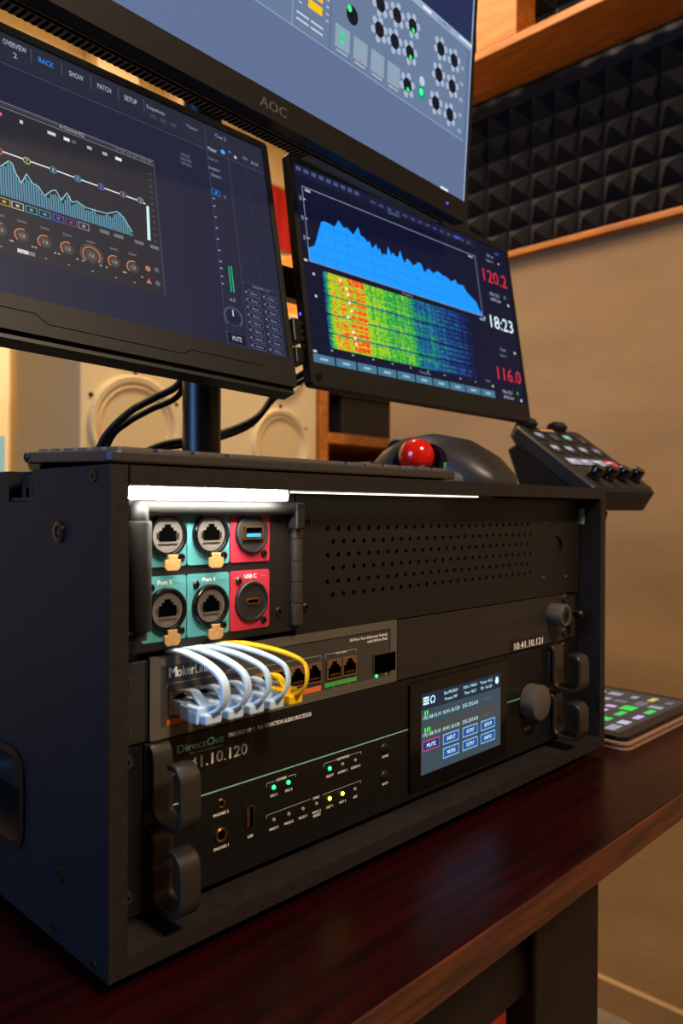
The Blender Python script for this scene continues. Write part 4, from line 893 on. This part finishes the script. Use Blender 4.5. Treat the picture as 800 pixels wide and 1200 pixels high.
ui.rect(.53, .19, .5318, .492, (140, 158, 188), 2); ui.rect(.610, .19, .6115, .492, (78, 94, 124), 2)
for k in range(5): ui.rect(.562, .262+k*.032, .592, .284+k*.032, (238, 190, 20), 3, 1.1)
for u in (.546, .603):
    for k in range(8): ui.rect(u-.003, .258+k*.018, u+.003, .262+k*.018, (190, 200, 215), 3)
for u in (.552, .582):
    for v in (.230, .214): ui.rect(u-.013, v, u+.013, v+.005, (200, 210, 224), 3)
for k in range(4):
    u0 = .622+k*.0432; ui.rect(u0, .214, u0+.034, .274, (140, 164, 182), 3); ui.rect(u0+.004, .205, u0+.03, .208, (200, 208, 220), 3)
    if k == 0: ui.rect(u0+.012, .228, u0+.020, .262, (70, 200, 190), 4, 1.1); ui.rect(u0+.010, .240, u0+.022, .252, (90, 200, 90), 5)
    else: ui.rect(u0+.006, .222, u0+.030, .224, (205, 110, 130), 4)
def cross(u, v, gr=False):
    for a in range(6):
        an = R(60*a+20); ui.disc(u+.016*math.cos(an), v+.027*math.sin(an), .0062, (168, 184, 208), 3, 1, 10)
    ui.disc(u, v, .012, (16, 22, 34), 4, 1, 14)
    if gr: ui.disc(u+.002, v-.012, .0042, (50, 230, 120), 5, 1.2, 10)
for u, v, g in ((.726, .41, 0), (.770, .416, 0), (.814, .422, 1), (.726, .339, 0), (.767, .339, 0), (.810, .340, 1), (.899, .422, 0), (.943, .420, 0), (.897, .341, 0), (.941, .337, 0), (.807, .243, 1), (.892, .250, 0), (.938, .245, 0)): cross(u, v, g)
ui.disc(.659, .322, .014, (14, 20, 32), 4); ui.disc(.652, .335, .005, (60, 240, 130), 5, 1.2); ui.disc(.645, .375, .010, (190, 204, 222), 4); ui.disc(.848, .250, .012, (30, 150, 130), 4); ui.disc(.847, .252, .006, (80, 240, 150), 5, 1.2); ui.disc(.848, .285, .008, (190, 204, 222), 4)
for k in range(5): ui.rect(.966, .21+k*.05, .976, .222+k*.05, (150, 168, 196), 3)
for k in range(6): ui.rect(.20+k*.05, .25, .235+k*.05, .40, (88, 106, 138), 2)
ui.text('OUTPUT', .905, .502, .013, (40, 60, 90), 4); ui.rect(.84, .498, .865, .508, (230, 236, 244), 4); ui.rect(.955, .504, .999, .510, (235, 240, 246), 4); ui.disc(.955, .66, .022, (16, 24, 50), 3); ui.rect(.92, .003, .945, .010, (235, 240, 250), 3)
part('screen', ui, 'screen_top', mt, local=True)

# ---- stand: pole with arms
ms = thing('monitor_stand', 'black monitor pole standing behind the keyboard on the rack case', 'monitor stand', (.2475, .27, H))
part('pole', MB().cyl((.2395, .262, H+.006), (.2395, .262, .83), .0175, 28), 'black_plastic', ms, smooth=40)
part('base_plate', MB().box(.205, .225, H, .275, .300, H+.006), 'black_plastic', ms, bevel=.001)
part('arm', MB().box(.02, .232, .425, .46, .250, .455), 'black_plastic', ms, bevel=.002)
part('arm', MB().box(.2, .235, .700, .28, .250, .74).box(.205, .222, .68, .275, .235, .76), 'black_plastic', ms, bevel=.002)
part('collar', MB().cyl((.2395, .262, .42), (.2395, .262, .46), .022, 28).cyl((.2395, .262, .69), (.2395, .262, .75), .022, 28), 'gun_metal', ms, smooth=40)
def joint(px, a, b): part('mount_head', MB().cyl(a, b, .016, 20), 'black_plastic', ms, smooth=40)
joint(0, (.08, .234, .44), (.082, .2235, .4375)); joint(0, (.44, .234, .44), (.4415, .1985, .434))
# ---- black cables behind
def cable(label, pts, r): return solo('cable', MB().tube(spline(pts, 8), r, 10), 'rubber', label, 'cable', pts[0], smooth=60, group='black cables on the monitor pole')
cable('black cable hanging in a curve from monitor pole to keyboard, outermost', [(.1500, .300, H+.0035), (.162, .300, .280), (.187, .300, .3065), (.212, .299, .322), (.236, .292, .3385), (.240, .284, .37)], .0035)
cable('thinner black cable running beside the outermost one from the monitor pole', [(.1580, .306, H+.003), (.172, .306, .282), (.190, .305, .299), (.212, .304, .312), (.238, .296, .328), (.246, .289, .36)], .003)
cable('thick black cable sagging from the right monitor across the pole', [(.385, .205, .405), (.378, .250, .372), (.365, .296, .3480), (.336, .300, .3150), (.281, .302, .2925), (.222, .300, .2795), (.195, .305, .262), (.19, .315, H+.003)], .0036)
cable('thin black cable following the thick sagging one', [(.390, .210, .400), (.382, .253, .366), (.366, .302, .340), (.334, .306, .3075), (.281, .308, .287), (.225, .306, .2755), (.205, .312, .260), (.2, .322, H+.0025)], .0024)

# ================================================================== TABLET
TM = Matrix.Translation((.5228, -.0165, DZ)) @ Matrix.Rotation(R(-.8), 4, 'Z')
tb = thing('tablet', 'tablet in a tan folio case lying beside the rack case, showing a mixer', 'tablet', M=TM)
TWd, TDp = .200, .275
for z0, z1, mt_, nm in ((.0002, .0032, 'tablet_case', 'case_back'), (.0032, .0048, 'soft_black', 'case_gap'), (.0048, .0080, 'tablet_case', 'case_rim'), (.0080, .0128, 'black_plastic', 'tablet_body')):
    ins = {'case_gap': .004, 'tablet_body': .003}.get(nm, 0)
    part(nm, MB().prism(rrect(ins, ins, TWd-ins, TDp-ins, .012-ins, 5), 'z', z0, z1), mt_, tb, bevel=.0006, local=True)
class FlatUI(UI):
    def P(s, u, v): return (s.x0+u*s.w, s.z0+v*s.h, s.y+.00004*s.L)
ui = FlatUI(.172, .245, .014, .015, .0130); ui.rect(0, 0, 1, 1, (70, 64, 62), 0)
for i in range(6):
    for j in range(12):
        u0, v0 = .03+i*.16, .03+j*.08
        c_ = random.choice([(190, 185, 200), (150, 150, 160), (60, 210, 90), (110, 105, 115), (205, 170, 220), (200, 190, 90), (150, 150, 160)])
        ui.rect(u0, v0, u0+random.uniform(.06, .13), v0+random.choice((.03, .045, .06)), c_, 1, 1.1)
part('screen', ui, 'screen_small', tb, local=True)

# ================================================================== BACKGROUND
def loudspeaker(x0, x1, y, z0, z1, label, drivers, grp='cream loudspeakers'):
    t = thing('loudspeaker', label, 'loudspeaker', ((x0+x1)/2, y+.15, z0), group=grp)
    part('cabinet', MB().box(x0, y, z0, x1, y+.32, z1), 'cream_paint', t, bevel=.006)
    for cx, cz, r in drivers:
        wf = part('driver_ring', MB().lathe((cx, y, cz), (0, -1, 0), [(r, 0), (r, .008), (r*.95, .013), (r*.86, .011), (r*.80, -.002)], 40), 'cream_paint', t, smooth=50)
        part('cone', MB().lathe((cx, y+.001, cz), (0, -1, 0), [(r*.82, .004), (r*.76, .010), (r*.68, .003), (r*.30, -.030), (r*.28, -.026), (r*.16, -.016), (0, -.012)], 40), 'cream_cone', wf, smooth=60)
        for k in range(6):
            a = R(30+60*k); part('screw', MB().cyl((cx+r*1.06*math.cos(a), y, cz+r*1.06*math.sin(a)), (cx+r*1.06*math.cos(a), y-.003, cz+r*1.06*math.sin(a)), .005, 10), 'dark_steel', wf)
    return t
loudspeaker(.605, .93, 1.2, FZ+.78, .80, 'cream loudspeaker left of the monitor pole, woofer below a second driver', [(.735, .400, .116), (.735, .625, .085)])
loudspeaker(.950, 1.30, 1.2, FZ+.78, .74, 'cream loudspeaker between monitor pole and pine shelves', [(1.165, .385, .098), (1.165, .60, .08)])
stn = thing('speaker_bench', 'pine bench under the cream loudspeakers', 'bench', (.95, 1.35, FZ))
part('bench_top', MB().box(.58, 1.17, FZ+.74, 1.30, 1.56, FZ+.78), 'pine', stn, bevel=.002)
for x in (.60, 1.24):
    for y in (1.19, 1.50): part('leg', MB().box(x, y, FZ, x+.04, y+.04, FZ+.74), 'pine', stn)
bs = thing('shelf_unit', 'orange pine shelf unit behind the fabric wall', 'shelf unit', (1.5, 1.4, FZ))
part('side_board', MB().box(1.312, 1.20, FZ, 1.345, 1.52, .95), 'pine', bs, bevel=.002); part('side_board', MB().box(1.78, 1.20, FZ, 1.81, 1.52, .95), 'pine', bs, bevel=.002)
for z in (-.30, .0, .405, .66, .92): part('shelf_board', MB().box(1.345, 1.20, z, 1.78, 1.52, z+.03), 'pine', bs, bevel=.002)
part('back_board', MB().box(1.312, 1.52, FZ, 1.81, 1.53, .95), 'pine', bs)
solo('box', MB().box(1.42, 1.22, .435, 1.70, 1.48, .58).box(1.40, 1.21, .545, 1.72, 1.49, .60), 'soft_black', 'black lidded box on the upper pine shelf', 'box', (1.56, 1.35, .435), bevel=.004)
for k, (x, w_, h_, c_) in enumerate(((1.47, .03, .24, 'soft_black'), (1.505, .035, .27, 'tan_tab'), (1.545, .03, .25, 'cream_paint'), (1.58, .04, .28, 'soft_black'))):
    solo('binder', MB().box(x, 1.24, .03, x+w_, 1.45, .03+h_).box(x+.008, 1.238, .03+h_*.6, x+w_-.008, 1.24, .03+h_*.8), c_, ('black', 'tan', 'cream', 'wide black')[k]+' binder standing on the pine shelf under the black box', 'binder', (x, 1.3, .03), bevel=.002, group='binders on the pine shelf')
rb = thing('red_banner', 'red cloth hanging on the back wall between the monitors', 'banner', (2.04, 2.18, 1.2))
part('cloth', MB().loft([[(1.88+.012*i, 2.178+.006*math.sin(i*1.1), z) for i in range(24)]+[(1.88+.012*i, 2.184+.006*math.sin(i*1.1), z) for i in range(23, -1, -1)] for z in (1.34, 1.60)]), 'red_fabric', rb, smooth=40)
part('rod', MB().cyl((1.86, 2.191, 1.605), (2.19, 2.191, 1.605), .009, 10), 'pine', rb)
d1 = struct('door_1', MB().box(.45, 2.17, FZ, .86, 2.2, 1.3), 'cream_wall')
dfm = MB(); dfm.box(.88, 2.14, FZ, .97, 2.2, 1.36); dfm.box(.30, 2.14, 1.30, .97, 2.2, 1.36); part('door_frame', dfm, 'cream_paint', d1, bevel=.003)
part('door_pane', MB().box(.60, 2.16, -.1, .845, 2.17, .45), 'window_glass', d1)
ZR = lambda x0, x1: MB().box(x0, 2.1, FZ, x1, 2.2, CZ)
struct('trim_2', ZR(1.13, 1.29), 'cream_paint', bevel=.004); struct('trim_3', ZR(1.45, 1.53), 'cream_paint', bevel=.004)
